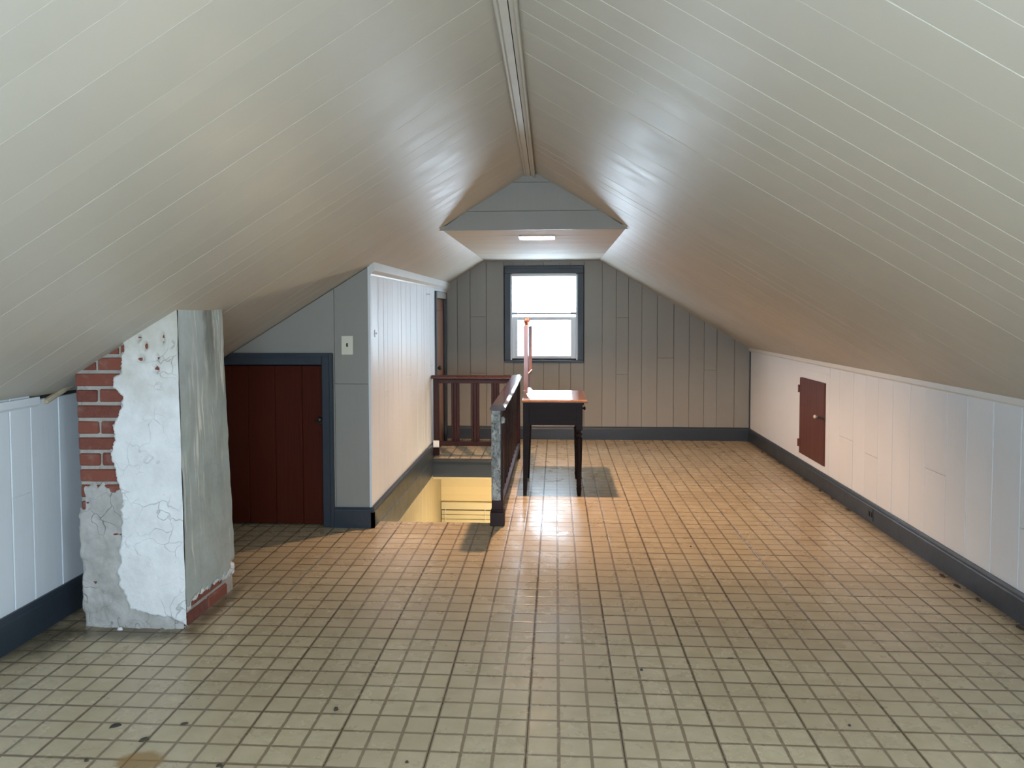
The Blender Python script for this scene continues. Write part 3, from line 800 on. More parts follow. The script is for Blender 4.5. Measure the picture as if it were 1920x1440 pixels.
# invented roof window in the right slope, admits side daylight from out of view
rw = thing('window_3', tuple(_c), 'small invented roof window set in the sloping boards', 'window', kind='structure')
hw, hh = (RW[1] - RW[0]) / 2, (RW[3] - RW[2]) / 2
for r_ in (rect(-hw - .05, hw + .05, -hh - .05, -hh), rect(-hw - .05, hw + .05, hh, hh + .05), rect(-hw - .05, -hw, -hh, hh), rect(hw, hw + .05, -hh, hh)):
    MB().prism(r_, _c + _n * .014, (0, 1, 0), _v, _n, .014, .003).build('window_casing', 'trimwhite', rw)
fr = MB()
for r_ in (rect(-hw, hw, -hh, -hh + .04), rect(-hw, hw, hh - .04, hh), rect(-hw, -hw + .04, -hh, hh), rect(hw - .04, hw, -hh, hh)):
    fr.prism(r_, _c - _n * .03, (0, 1, 0), _v, _n, .05)
fo = fr.build('sash', 'vinyl', rw)
MB().prism(rect(-hw + .036, hw - .036, -hh + .036, hh - .036), _c - _n * .05, (0, 1, 0), _v, _n, .005).build('pane', 'glass', fo)
# mini blind, drawn half up
bx0, bx1 = WIN[0] + .006, WIN[1] - .004
bl = thing('window_blind', ((bx0 + bx1) / 2, YB + .015, 1.35), 'white mini blind lowered over the upper half of the far window', 'blind')
MB().box((bx0, YB + .002, 1.752), (bx1, YB + .030, 1.778), .003).build('head_rail', 'vinyl', bl)
ns = 24
me = None
for i in range(ns):
    z = 1.742 - i * (1.742 - 1.372) / (ns - 1)
    if me is None:
        vs = []
        for xx in (bx0 + .008, bx1 - .008):
            for q in range(5):
                a = (q / 4 - .5) * 2
                vs.append((xx, YB + .016 + a * .0115, z - a * .006 + (1 - a * a) * .0022))
        me = MB().add(vs, [(q, q + 1, 6 + q, 5 + q) for q in range(4)]).mesh('slat', (0, 0, z), 'slat')
    put('slat', me, bl, (0, 0, z))
MB().box((bx0 + .006, YB + .004, 1.345), (bx1 - .006, YB + .028, 1.364), .003).build('bottom_rail', 'blindrail', bl)
for xx in (bx0 + .10, bx1 - .10):
    MB().lathe([(.0012, 0), (.0012, .40)], (xx, YB + .004, 1.355), 6).build('ladder_cord', 'vinyl', bl)
MB().lathe([(.0028, 0), (.0028, .50)], (bx0 + .068, YB - .004, 1.25), 6).build('tilt_wand', 'vinyl', bl)

# ------------------------------------------------------------------ stair opening
x0, x1, y0, y1 = WELL
wl = backing('wall_stair_left', [((x0 - .06, y0 - .1, -2.5), (x0, 8.3, -.165))], 'yellowed scuffed wall below floor level on the left of the stair', 'well')
MB().box((x0 - .06, y0 - .02, -.155), (x0 + .004, y1, -.0036), .003).build('edge_board', 'slate', wl)
wf = backing('wall_stair_far', [((-1.3, 7.62, -2.5), (.2, 7.70, -.10))], 'cream lap-board wall seen down the stair opening', 'step')
for i in range(5):
    z1_ = -.232 - (i - 1) * .0745
    pr = [(0, 0), (.020, 0), (.008, .0715), (0, .0715)]
    MB().sweep(pr, (-1.16, 7.62, z1_ - .0745), (.0, 7.62, z1_ - .0745), (0, -1, 0)).build('lap_board', 'lapboard', wf)
backing('wall_stair_right', [((x1, y0 - .1, -2.5), (x1 + .05, 7.62, -.06))], 'dark wall below floor level on the right of the stair', 'well')
backing('wall_stair_near', [((x0 - .06, y0 - .14, -2.5), (x1 + .05, y0 - .08, -.06))], 'wall under the top of the stair', 'well')
tag(MB().box((x0 - .1, y0 - .2, -2.5), (.2, 7.7, -2.42)).build('floor_lower_hall', 'step'), 'lower hall floor at the foot of the stair', 'floor', kind='structure')
tag(MB().box((x0, y1 - .018, -.172), (x1, y1 + .025, -.012), .003).build('trim_9', 'slate'), 'dark slate riser board at the far edge of the stair opening', 'trim', kind='structure')
tag(MB().box((x0, y1 - .045, -.024), (x1, y1 + .02, -.0036), .008).build('trim_10', 'slate'), 'rounded slate nosing at the far edge of the stair opening', 'trim', kind='structure')
tag(MB().box((x0, y0 - .01, -.10), (x1, y0 + .012, -.0034), .004).build('trim_11', 'slate'), 'dark edging strip at the top of the stair', 'trim', kind='structure')
tag(MB().box((x0, y1 + .02, -.20), (x1 + .6, 7.62, -.172)).build('ceiling_lower_hall', 'lapboard', origin=(0, 7.3, -.2)), 'lower hall ceiling below the landing', 'ceiling', kind='structure')
st = thing('staircase', ((x0 + x1) / 2, y0, -2.42), 'painted wooden stair going down through the floor opening', 'staircase')
for i in range(10):
    zt_ = -.205 * (i + 1); ya = y0 + .012 + .212 * i
    MB().box((x0 + .024, ya, zt_ - .03), (x1 - .024, ya + .235, zt_), .005).build('tread', 'step', st)
    MB().box((x0 + .024, ya, zt_ - .205), (x1 - .024, ya + .015, zt_ - .03)).build('riser', 'slate', st) if i < 9 else None
MB().box((x0 + .024, y0 + .012, -.2), (x1 - .024, y0 + .024, -.10)).build('riser', 'slate', st)
# blind hanging on the lower wall
hb = thing('slatted_blind', (-.90, 7.58, -.9), 'cream slatted blind glowing down the stair opening', 'blind')
MB().box((-1.15, 7.572, -.606), (-.50, 7.602, -.532), .004).build('valance', 'hallblind', hb)
me = None
for i in range(9):
    z = -.640 - i * .046
    if me is None: me = MB().prism([(-1.148, -.024), (-.502, -.024), (-.502, .024), (-1.148, .024)], (0, 7.588, z), (1, 0, 0), unit((0, -.35, 1)), unit((0, -1, -.35)), .003).mesh('slat', (0, 0, z), 'hallblind')
    put('slat', me, hb, (0, 0, z))
for xx in (-1.105, -.708):
    MB().lathe([(.0025, -.45), (.0025, 0)], (xx, 7.565, -.56), 6).build('ladder_cord', 'vinyl', hb)
# wall lamp in the lower hall (out of sight, lights the lap boards)
hl = thing('wall_lamp', (-.44, 6.62, -.85), 'bare bulb wall lamp on the right wall of the stair', 'lamp')
MB().lathe([(.045, 0), (.045, -.012), (.02, -.02), (.018, -.05)], (-.402, 6.62, -.85), 16, 'x').build('lamp_base', 'plate', hl)
prof = [(.001, -.115)] + [(.032 * math.sin(a), -.082 - .032 * math.cos(a)) for a in (.5, 1.0, 1.57, 2.1, 2.6)] + [(.014, -.05)]
MB().lathe(prof, (-.402, 6.62, -.85), 16, 'x').build('bulb', emis('hall_bulb', (1, .80, .50), HALL_WATTS * 8), hl, True)

# ------------------------------------------------------------------ ceiling light (recessed box)
cl = thing('ceiling_light', ((LX0 + LX1) / 2, (LY0 + LY1) / 2, ZC), 'recessed rectangular light glowing in the flat ceiling', 'light')
mb = MB(); t_ = .006; zt2 = ZC + .127
mb.box((LX0, LY0, ZC - .004), (LX0 + t_, LY1, zt2)); mb.box((LX1 - t_, LY0, ZC - .004), (LX1, LY1, zt2))
mb.box((LX0 + t_, LY0, ZC - .004), (LX1 - t_, LY0 + t_, zt2)); mb.box((LX0 + t_, LY1 - t_, ZC - .004), (LX1 - t_, LY1, zt2)); mb.box((LX0, LY0, zt2), (LX1, LY1, zt2 + .006))
mb.build('housing', 'vinyl', cl)
mb = MB(); e = .014
for a, b in (((LX0 - e, LY0 - e), (LX0 + .004, LY1 + e)), ((LX1 - .004, LY0 - e), (LX1 + e, LY1 + e)), ((LX0, LY0 - e), (LX1, LY0 + .004)), ((LX0, LY1 - .004), (LX1, LY1 + e))):
    mb.box((a[0], a[1], ZC - .007), (b[0], b[1], ZC - .0005))
mb.build('trim_frame', 'vinyl', cl)
bc = ((LX0 + LX1) / 2 - .052, (LY0 + LY1) / 2 - .036, ZC + .080)
MB().lathe([(.001, -.031)] + [(.031 * math.sin(a), -.031 * math.cos(a)) for a in (.35, .7, 1.05, 1.4, 1.75, 2.1, 2.45)] + [(.014, .030)], bc, 20).build('bulb', 'lamp', cl, True)
MB().lathe([(.015, .028), (.015, .046)], bc, 16).build('lamp_socket', 'vinyl', cl)

# ================================================================== THINGS
# ------------------------------------------------------------------ chimney
ch = thing('chimney', (-1.83, 3.43, 0), 'old brick chimney with peeling white plaster and a scraped sage side', 'chimney')
cA, cB, cC, cD = Vector((-2.055, 3.190, 0)), Vector((-1.608, 3.190, 0)), Vector((-1.598, 3.672, 0)), Vector((-2.05, 3.68, 0))
ZT = 1.45
tA, tB, tC, tD = Vector((-2.100, 3.205, ZT)), Vector((-1.650, 3.240, ZT)), Vector((-1.648, 3.665, ZT)), Vector((-2.10, 3.67, ZT))
def cf(u, z):      # point on the front face
    a = cA.lerp(tA, z / ZT); b = cB.lerp(tB, z / ZT); return a.lerp(b, u)
def cs(u, z):      # point on the right face
    a = cB.lerp(tB, z / ZT); b = cC.lerp(tC, z / ZT); return a.lerp(b, u)
core = MB()
ci = .008
vs = []
for z in (0, ZT):
    q = [p.lerp(P, z / ZT) for p, P in ((cA, tA), (cB, tB), (cC, tC), (cD, tD))]
    cen = sum(q, Vector()) / 4
    for p in q: vs.append(p + (cen - p).normalized() * ci)
# cut the top on the roof plane
for i in range(4, 8):
    b_, t__ = vs[i - 4], vs[i]
    lo, hi = 0., 1.
    for _k in range(30):
        mid = (lo + hi) / 2; P = b_.lerp(t__, mid)
        if P.z < roof_z(P.x) + .012: lo = mid
        else: hi = mid
    vs[i] = b_.lerp(t__, lo)
core.add(vs, [(3, 2, 1, 0), (4, 5, 6, 7), (0, 1, 5, 4), (1, 2, 6, 5), (2, 3, 7, 6), (3, 0, 4, 7)])
core.build('mortar_core', 'mortar', ch)
# bricks: front face (all courses above the parging, so the plaster holes show brick) and left return, base courses on the side face
def brick_mesh(l, d, h, seed):
    mb = MB().box((-l / 2, -d / 2, 0), (l / 2, d / 2, h), .005)
    r_ = random.Random(seed)
    mb.v = [(x + r_.uniform(-.002, .002), y + r_.uniform(-.0015, .0015), z + r_.uniform(-.002, .002)) for x, y, z in mb.v]
    return mb.mesh('brick', (0, 0, 0), 'brick')
BL = {k: [brick_mesh(l, .06, .054, 10 + i) for i in range(3)] for k, l in (('s', .192), ('h', .090), ('q', .060))}
pitch = .0695
def lay(face, k, u0_m, n_out, ztop=None, length=None, zbase=None):
    pass
def place_brick(P, dirx, kind):
    """P centre of the visible face at the brick's bottom"""
    dx = Vector(dirx).normalized(); out = Vector((dx.y, -dx.x, 0))
    o = put('brick', rnd.choice(BL[kind]), ch, P - out * .027)
    o.rotation_euler = (0, 0, math.atan2(dx.y, dx.x))
    return o
LEN = {'s': .192, 'h': .090, 'q': .060}
for k in range(0, 20):
    z = .012 + k * pitch
    a, b = cf(0, z), cf(1, z); d = (b - a); Wd = d.length; dn = d.normalized()
    pat = [['s', 's', 'q'], ['h', 's', 'h', 'q']][(k + 1) % 2]
    s_ = .002
    for kind in pat:
        l = LEN[kind]
        if s_ + l > Wd + .004: break
        c = a + dn * (s_ + l / 2)
        need = not (z < .50 and s_ > .02) and not (s_ > .21 and z < 1.04)
        if need and z + .054 < roof_z(c.x - l / 2) - .004: place_brick(c, dn, kind)
        elif need and z + .012 < roof_z(c.x + l / 2):      # brick cut on the rake of the roof
            poly = clip(rect(-l / 2, l / 2, 0, .054), -SL * dn.x, 1, roof_z(c.x) - z - .004)
            if len(poly) > 2 and max(p[1] for p in poly) > .01:
                out = Vector((dn.y, -dn.x, 0))
                MB().prism(poly, c + out * .003, dn, (0, 0, 1), out, .05, .003).build('brick', 'brick', ch)
        s_ += l + .012
# base courses on the side face
for k in range(2):
    z = .004 + k * pitch
    a, b = cs(0, z), cs(1, z); d = (b - a); dn = d.normalized(); s_ = .004 + (.05 if k else 0)
    for kind in ('s', 's', 'h') if k == 0 else ('h', 's', 's'):
        l = LEN[kind]
        if s_ + l > d.length + .01: break
        place_brick(a + dn * (s_ + l / 2), dn, kind); s_ += l + .010

# plaster skins as real height fields with ragged edges
def fbm(x, y, z, o=4): return noise.fractal(Vector((x, y, z)), 1.0, 2.0, o)
EDGE = [(655, 230), (678, 228), (698, 227), (707, 212), (726, 212), (730, 219), (744, 234), (765, 230), (790, 216), (810, 215), (824, 218), (849, 208), (868, 216), (890, 220), (914, 228), (942, 233), (961, 229), (992, 233), (1025, 229), (1049, 231), (1068, 224), (1096, 229), (1124, 243), (1143, 252), (1150, 285), (1163, 292), (1178, 330)]
EDGE = sorted([(1.371 - (y - 587) / 432.7, -2.087 + (x - 135) / 456 - .015 * (1.1 - (1.371 - (y - 587) / 432.7)) / .69) for y, x in EDGE])
EZ, EX = [e[0] for e in EDGE], [e[1] for e in EDGE]
def edge_x(z): return float(np.interp(z, EZ, EX))
HOLES = [(-1.795, 1.175, .014, .009), (-1.772, 1.228, .007, .010), (-1.722, 1.178, .006, .008), (-1.728, 1.128, .011, .010), (-1.700, 1.262, .005, .014), (-1.80, 1.262, .008, .008), (-1.66, 1.235, .005, .008)]
def field(name, mat, P, nrm, mask, thick, nu, nz, ztop, amp, fr, seed, extra=None):
    """P(u,z) surface, mask>0 where plaster sits (metres from edge), thickness ramps up over the edge"""
    V, Fc, idx = [], [], {}
    def vert(i, j):
        if (i, j) in idx: return idx[(i, j)]
        u, z = i / nu, j / nz * ztop
        p = P(u, z); mk = mask(p, u, z)
        t_ = thick * max(0, min(1, mk / .010)) ** .5 if mk > 0 else -.004
        hgt = t_ + (amp * fbm(p.x * fr + seed, p.y * fr, p.z * fr) if mk > 0 else 0)
        if extra: hgt += extra(p, u, z, mk)
        idx[(i, j)] = len(V); V.append(p + nrm(u, z) * hgt); return idx[(i, j)]
    for i in range(nu):
        for j in range(nz):
            u, z = (i + .5) / nu, (j + .5) / nz * ztop
            p = P(u, z)
            if p.z > roof_z(p.x) + .012: continue
            if mask(p, u, z) < -.007: continue
            Fc.append((vert(i, j), vert(i + 1, j), vert(i + 1, j + 1), vert(i, j + 1)))
    mb = MB(); mb.add(V, Fc)
    return mb.build(name, mat, ch, True)
nF = lambda u, z: Vector((0, -1, 0))
nS = lambda u, z: Vector((1, 0, 0))
def m_white(p, u, z):
    e = p.x - edge_x(p.z) + .010 * fbm(p.x * 30, 2.3, p.z * 30) + .006 * fbm(p.x * 90, 1.3, p.z * 90)
    zb = .055 + .02 * fbm(p.x * 14, 5., 0) - max(0, (p.x + 1.73)) * .25
    e = min(e, p.z - zb)
    for hx, hz, ax, az in HOLES:
        dd = math.hypot((p.x - hx) / ax, (p.z - hz) / az) - 1 + .5 * fbm(p.x * 60, 7, p.z * 60)
        e = min(e, dd * min(ax, az))
    return e
field('white_plaster', 'plaster', lambda u, z: cf(u * 1.030, z), nF, m_white, .021, 76, 210, 1.40, .0045, 9, 3.1)
def m_parge(p, u, z):
    top = .615 + .035 * fbm(p.x * 18, 9., 3.) - (.10 if p.x < cf(0, z).x + .022 else 0)
    return min(top - p.z, edge_x(p.z) + .045 - p.x if p.z > .06 else 1, (p.x - cf(0, z).x) - .002 + .012 * fbm(3., 1., p.z * 14) + (.012 if p.z < .5 else 0))
field('cement_parging', 'parging', lambda u, z: cf(u * 1.0 - .015, z), nF, m_parge, .011, 72, 100, .66, .012, 10, 11.7)
def m_side(p, u, z):
    return p.z - (.105 + .022 * fbm(p.y * 16, 4., 1.) + .02 * fbm(p.y * 40, 4., 1.) + (.05 * max(0, u - .82) / .18) - (.02 if u < .08 else 0))
field('painted_render', 'render', lambda u, z: cs(u * 1.02 - .02, z), nS, m_side, .011, 60, 170, 1.42, .0045, 7, 21.3)
# pale chipped edge below the paint
def m_chip(p, u, z):
    return min(p.z - (.085 + .03 * fbm(p.y * 12, 8., 1.)), .135 + .01 * fbm(p.y * 20, 3, 2) - p.z) if u < .1 or u > .8 else min(p.z - .095 - .02 * fbm(p.y * 20, 8., 1.), .125 - p.z)
field('plaster_chips', 'plaster', lambda u, z: cs(u, z), nS, m_chip, .006, 60, 40, .2, .004, 20, 31.)

# loose board end and paint flake by the chimney
mb = MB().box((-.09, -.012, 0), (.09, .014, .022), .006)
o = mb.build('split_lath', 'rawwood', origin=(0, 0, 0)); o.location = (XL + .012, 3.285, 1.004); o.rotation_euler = (0, math.radians(-20), math.radians(84))
tag(o, 'pale split lath end sticking out above the knee wall by the chimney', 'lath')
def chip(name, x, y, sx, sy, h, rz, mat, label, cat, group=None):
    r_ = random.Random(int((x * 31 + y * 17) * 100)); k = 7; vs = []
    for zz, sc in ((0, 1), (h, .7)):
        for i in range(k):
            a = 2 * math.pi * i / k; q = r_.uniform(.65, 1.1)
            vs.append((math.cos(a) * sx * q * sc, math.sin(a) * sy * q * sc, zz + (r_.uniform(0, h * .4) if zz else 0)))
    mb = MB().add(vs, [tuple(range(k - 1, -1, -1)), tuple(range(k, 2 * k))] + [(i, (i + 1) % k, k + (i + 1) % k, k + i) for i in range(k)])
    o = mb.build(name, mat, origin=(0, 0, 0)); o.location = (x, y, .0003); o.rotation_euler = (0, 0, rz)
    return tag(o, label, cat, group)
chip('plaster_flake', -1.885, 3.155, .016, .006, .008, .05, 'flake', 'small white plaster flake at the foot of the chimney', 'flake')

# ------------------------------------------------------------------ stair railing
RAILX = -.370
rl = thing('stair_railing', (RAILX, 4.89, 0), 'dark red L-shaped stair railing with a peeling grey newel post', 'railing')
RZT = .782
# newel: red wood shaft with the old grey paint still on its front
NX0, NX1, NY0, NY1 = -.412, -.340, 4.862, 4.930
nw = MB().box((NX0, NY0, .0), (NX1, NY1, RZT - .03), .003).build('newel_post', 'mahogany', rl)
MB().box((NX0 - .0008, NY0 - .0016, .165), (NX1 - .014, NY0 + .03, RZT - .032), .0012).build('paint_coat', 'newel', nw)['label'] = 'peeling grey paint'
MB().prism([(.005, .0), (.026, .004), (.030, .030), (.018, .046), (.004, .040)], (NX1 - .014, NY0 - .0004, .66), (1, 0, 0), (0, 0, 1), FYv, .012, .001).build('paint_patch', 'newel', nw)
mb = MB().box((NX0 - .010, NY0 - .012, 0), (NX1 + .010, NY1 + .008, .092), .004)
mb.box((NX0 - .005, NY0 - .006, .092), (NX1 + .005, NY1 + .004, .106), .003)
mb.build('base_block', 'mahogany', nw)
def handrail(name, A, B, out, half):
    pr = [(-half, 0), (-half, .010), (-half + .010, .022), (-half + .016, .030), (half - .016, .030), (half - .010, .022), (half, .010), (half, 0), (half - .014, -.006), (-half + .014, -.006)]
    return MB().sweep(pr, A, B, out).build(name, 'rail', rl)
handrail('handrail', (RAILX, NY0 - .030, RZT - .03), (RAILX, 7.195, RZT - .03), (1, 0, 0), .050)
handrail('handrail', (-1.165, 7.150, RZT - .031), (RAILX - .05, 7.150, RZT - .031), (0, -1, 0), .045)
# sub rails
MB().box((RAILX - .022, NY1, RZT - .075), (RAILX + .022, 7.12, RZT - .036), .003).build('sub_rail', 'mahogany', rl)
MB().box((-1.11, 7.130, RZT - .078), (-.40, 7.170, RZT - .037), .003).build('sub_rail', 'mahogany', rl)
MB().box((RAILX - .030, NY1, .108), (RAILX + .034, 7.12, .150), .004).build('bottom_rail', 'mahogany', rl)
MB().box((-1.11, 7.125, .114), (-.40, 7.172, .155), .004).build('bottom_rail', 'mahogany', rl)
MB().box((-.402, 7.115, 0), (-.335, 7.180, RZT - .03), .003).build('corner_post', 'mahogany', rl)
wp = MB().box((-1.152, 7.125, .02), (-1.100, 7.178, RZT - .03), .003).build('wall_post', 'mahogany', rl)
MB().box((-1.154, 7.118, .10), (-1.098, 7.126, .165), .002).build('foot_block', 'wall', wp)['label'] = 'white painted block'
def slat_profile(wd, th):
    p = []; n = 3; h = wd / 2
    pts = [-h, -h + .006, -h * .42, -h * .36, -h * .30, h * .30, h * .36, h * .42, h - .006, h]
    dep = [0, .003, .003, -.002, .003, .003, -.002, .003, .003, 0]
    top = [(x, th / 2 + d) for x, d in zip(pts, dep)]
    return top + [(x, -y) for x, y in reversed(top)]
def extrude_z(prof, z0, z1, swap):
    k = len(prof); v = []
    for z in (z0, z1):
        for a, b in prof: v.append((a, b, z) if not swap else (b, a, z))
    return MB().add(v, [(i, (i + 1) % k, k + (i + 1) % k, k + i) for i in range(k)] + [tuple(range(k - 1, -1, -1)), tuple(range(k, 2 * k))])
pf = slat_profile(.076, .016)
mA = extrude_z(pf, 0, RZT - .036 - .150, False).mesh('baluster', (0, 0, 0), 'mahogany')
mB_ = extrude_z(pf, 0, RZT - .036 - .145, True).mesh('baluster', (0, 0, 0), 'mahogany')
for xx in (-.945, -.757, -.568): put('baluster', mA, rl, (xx, 7.150, .150))
for i in range(11): put('baluster', mB_, rl, (RAILX, 5.09 + i * .187, .145))

# ------------------------------------------------------------------ dressing table
tb = thing('dressing_table', (-.01, 6.0, 0), 'small dark wooden dressing table with a swing mirror beside the stair railing', 'table')
TX0, TX1, TY0, TY1, TZ = -.256, .232, 5.655, 6.375, .722
# top with a thumbnail edge and clipped far-right corner
poly = [(TX0, TY0), (TX1, TY0), (TX1, TY1), (TX0, TY1)]
mb = MB()
lay_ = [(TZ - .022, .006), (TZ - .018, 0), (TZ - .010, 0), (TZ - .004, .004), (TZ - .001, .012), (TZ, .016)]
vs = []
for z, ins_ in lay_:
    vs += [(x, y, z) for x, y in inset(poly, ins_)] if ins_ else [(x, y, z) for x, y in poly]
n = 4
fs = [(3, 2, 1, 0), tuple(range(4 * (len(lay_) - 1), 4 * len(lay_)))]
for j in range(len(lay_) - 1):
    fs += [(j * n + i, j * n + (i + 1) % n, (j + 1) * n + (i + 1) % n, (j + 1) * n + i) for i in range(n)]
mb.add(vs, fs).build('table_top', 'tabletop', tb)
AX0, AX1, AY0, AY1, AZ = -.246, .196, 5.685, 6.310, .530
for a, b in (((AX0 + .045, AY0, AZ), (AX1 - .045, AY0 + .018, TZ - .022)), ((AX0 + .045, AY1 - .018, AZ), (AX1 - .045, AY1, TZ - .022)), ((AX0, AY0 + .045, AZ), (AX0 + .018, AY1 - .045, TZ - .022))):
    MB().box(a, b, .001).build('apron', 'tablewood', tb)
dr = MB().box((AX1 - .02, AY0 + .047, AZ + .012), (AX1 + .002, AY1 - .047, TZ - .028), .003).build('drawer', 'tablewood', tb)
for yy in (5.83, 6.165):
    MB().lathe([(.006, 0), (.006, .008), (.014, .014), (.015, .020), (.008, .026)], (AX1 + .002, yy, .640), 12, 'x').build('knob', 'tablewood', dr, True)
# back legs: square, tapering below the apron; front legs: square block then turned
def sq_leg(x, y, sx):
    mb = MB(); w_ = .048; v = []
    for z, k_ in ((TZ - .022, 1), (AZ - .01, 1), (0, .55)):
        h = w_ * k_
        xa, xb = (x, x + h) if sx > 0 else (x - h, x)
        ya, yb = (y, y + h) if y < 6 else (y - h, y)
        v += [(xa, ya, z), (xb, ya, z), (xb, yb, z), (xa, yb, z)]
    mb.add(v, [(0, 1, 2, 3)] + [(j * 4 + i, j * 4 + 4 + i, j * 4 + 4 + (i + 1) % 4, j * 4 + (i + 1) % 4) for j in (0, 1) for i in range(4)] + [(11, 10, 9, 8)])
    mb.build('leg', 'tablewood', tb)
sq_leg(AX0, AY0, 1); sq_leg(AX0, AY1, 1)
for yy in (AY0 + .025, AY1 - .025):
    c = (AX1 - .025, yy, 0)
    mb = MB().box((AX1 - .048, yy - .024, AZ - .035), (AX1, yy + .024, TZ - .022), .002)
    mb.lathe([(.013, 0), (.015, .010), (.019, .050), (.021, .056), (.016, .062), (.016, .070), (.020, .076), (.017, .085), (.0245, .40), (.025, .430), (.017, .440), (.017, .448), (.024, .456), (.024, .466), (.015, .474), (.015, .482), (.022, .492), (.022, .500)], c, 18)
    mb.build('leg', 'tablewood', tb)
# back gallery: stepped moulding carrying the mirror posts
gp = [(0, 0), (.052, 0), (.050, .006), (.040, .010), (.040, .018), (.030, .024), (.028, .036), (.020, .040), (.018, .058), (.004, .060), (0, .058)]
MB().sweep(gp, (TX0 + .012, TY0 + .05, TZ), (TX0 + .012, TY1 - .05, TZ), (1, 0, 0)).build('back_moulding', 'tabletop', tb)
mr = MB()
PXc = -.228
for yy, nm in ((5.800, 'mirror_post'), (6.270, 'mirror_post')):
    mb = MB()
    sec = [(TZ + .02, .013, .013), (.80, .014, .014), (.83, .017, .014), (1.00, .015, .013), (1.20, .017, .013), (1.268, .017, .014), (1.272, .012, .012)]
    v = []
    for z, a, b in sec: v += [(PXc - a, yy - b, z), (PXc + a, yy - b, z), (PXc + a, yy + b, z), (PXc - a, yy + b, z)]
    fs = [(3, 2, 1, 0), tuple(range(4 * (len(sec) - 1), 4 * len(sec)))]
    for j in range(len(sec) - 1): fs += [(j * 4 + i, j * 4 + (i + 1) % 4, j * 4 + 4 + (i + 1) % 4, j * 4 + 4 + i) for i in range(4)]
    mb.add(v, fs)
    po = mb.build(nm, 'mirrorwood', tb)
    MB().lathe([(.010, 0), (.008, .006), (.009, .012), (.014, .024), (.015, .034), (.011, .046), (.004, .051)], (PXc, yy, 1.272), 14).build('finial', 'mirrorwood', po, True)
# mirror: frame and glass, standing just in front of the posts
ma, mb2, mz0, mz1 = Vector((-.228, 5.835, 0)), Vector((-.211, 6.235, 0)), .872, 1.292
U = (mb2 - ma).normalized(); Lm = (mb2 - ma).length; Nm = Vector((U.y, -U.x, 0))
fr = MB(); fw = .034
for r_ in (rect(0, Lm, mz1 - fw, mz1), rect(0, Lm, mz0, mz0 + fw), rect(0, fw, mz0 + fw, mz1 - fw), rect(Lm - fw, Lm, mz0 + fw, mz1 - fw)):
    fr.prism(r_, ma + Nm * .017, U, (0, 0, 1), Nm, .026, .002)
mfo = fr.build('mirror_frame', 'mirrorwood', tb)
MB().prism(rect(fw - .004, Lm - fw + .004, mz0 + fw - .004, mz1 - fw + .004), ma - Nm * .003, U, (0, 0, 1), Nm, .004).build('mirror_glass', 'mirror', mfo)

# ------------------------------------------------------------------ small fittings
sw = thing('light_switch', (-1.3205, YP - .004, 1.164), 'ivory toggle light switch on the closet front wall', 'switch')
MB().box((-1.358, YP - .007, 1.104), (-1.283, YP - .0015, 1.224), .003).build('plate', 'plate', sw)
MB().prism([(-.005, -.012), (.005, -.012), (.005, .012), (-.005, .012)], (-1.3205, YP - .0075, 1.166), (1, 0, 0), (0, 0, 1), FYv, .002).build('slot', 'black', sw)
MB().box((-1.3245, YP - .018, 1.160), (-1.3165, YP - .007, 1.171), .001).build('toggle', 'black', sw)
for z in (1.128, 1.200): MB().lathe([(.003, 0), (.003, -.002), (.0015, -.0026)], (-1.3205, YP - .0072, z), 8, 'y').build('screw', 'plate', sw)
ou = thing('wall_outlet', (XR - .021, 5.06, .063), 'dark slate-painted outlet in the baseboard of the pale knee wall', 'outlet')
MB().box((XR - .024, 5.020, .020), (XR - .0195, 5.098, .100), .002).build('plate', 'slate', ou)
for yy in (5.043, 5.075): MB().box((XR - .027, yy - .012, .044), (XR - .0235, yy + .012, .078), .003).build('socket', 'black', ou)
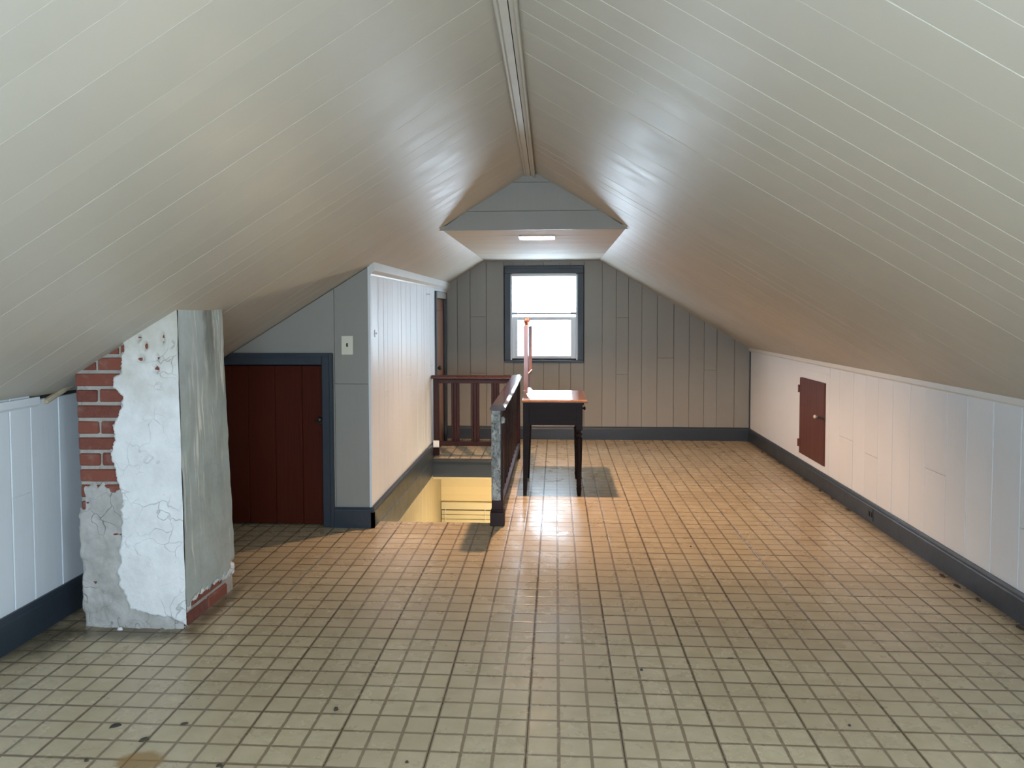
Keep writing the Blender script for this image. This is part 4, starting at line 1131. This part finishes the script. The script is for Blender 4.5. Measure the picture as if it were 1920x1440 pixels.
hk = MB().lathe([(.011, 0), (.011, .003), (.004, .006), (.004, .022), (.009, .026), (.009, .032), (.003, .034)], (0, 0, 0), 12, 'x').build('wall_hook', 'vinyl', smooth=True, origin=(0, 0, 0))
hk.location = (XP + .0008, 6.94, 1.535); tag(hk, 'round white hook high on the white plank closet wall', 'hook')
hk = MB().box((0, -.010, -.024), (.004, .010, .024), .0015).box((.003, -.004, -.006), (.014, .004, .006), .001).build('wall_plate', 'vinyl', origin=(0, 0, 0))
hk.location = (XP + .0008, 4.925, 1.235); tag(hk, 'tiny white plate at the closet corner near the crown strip', 'plate')

# crumbs on the floor
big = ((-1.46, 2.405, .021, .008, .006, .6, 'largest dark leaf-shaped crumb on the floor between chimney and brown stain'), (-1.321, 2.331, .018, .007, .006, .7, 'dark twisted crumb lying just beyond the brown floor stain'), (-1.437, 2.209, .008, .006, .005, .2, 'small round dark crumb on the knee wall side of the brown stain'), (-1.239, 2.432, .016, .005, .004, .5, 'thin dark sliver on the floor past the twisted crumb'), (-.759, 2.554, .009, .011, .006, 0, 'pointed dark chip lying alone on an open floor tile'), (-1.017, 2.207, .011, .006, .005, .3, 'dark chip on a tile seam on the open side of the brown stain'), (.689, 3.034, .016, .004, .003, .1, 'flat dark streak of dirt on the open floor towards the hatch wall'))
for x, y, a, b, h, rz, lab in big:
    chip('crumb', x, y, a, b, h, rz, 'debris', lab, 'debris', 'crumbs on the open floor')
for x, y, a, b, h in ((.327, 2.912, .006, .007, .004), (.97, 2.556, .006, .005, .004), (.784, 4.491, .006, .006, .004), (-.454, 2.261, .006, .005, .004)):
    chip('crumb', x, y, a, b, h, 0, 'debris', 'tiny dark speck on the open vinyl floor', 'debris', 'specks on the open floor')
lr = 'dark crumbled scrap on the floor along the slate baseboard below the hatch wall'
for x, y, s_ in ((2.005, 7.576, .035), (2.016, 7.048, .03), (2.015, 6.341, .05), (2.012, 5.965, .03), (2.016, 5.72, .03), (2.01, 5.40, .03), (1.995, 4.063, .028), (1.992, 3.907, .03), (1.998, 3.73, .028), (2.0, 3.403, .03)):
    chip('scrap', x, y, .010, s_, .006, rnd.uniform(-.2, .2), 'debris', lr, 'debris', 'scraps along the right baseboard')
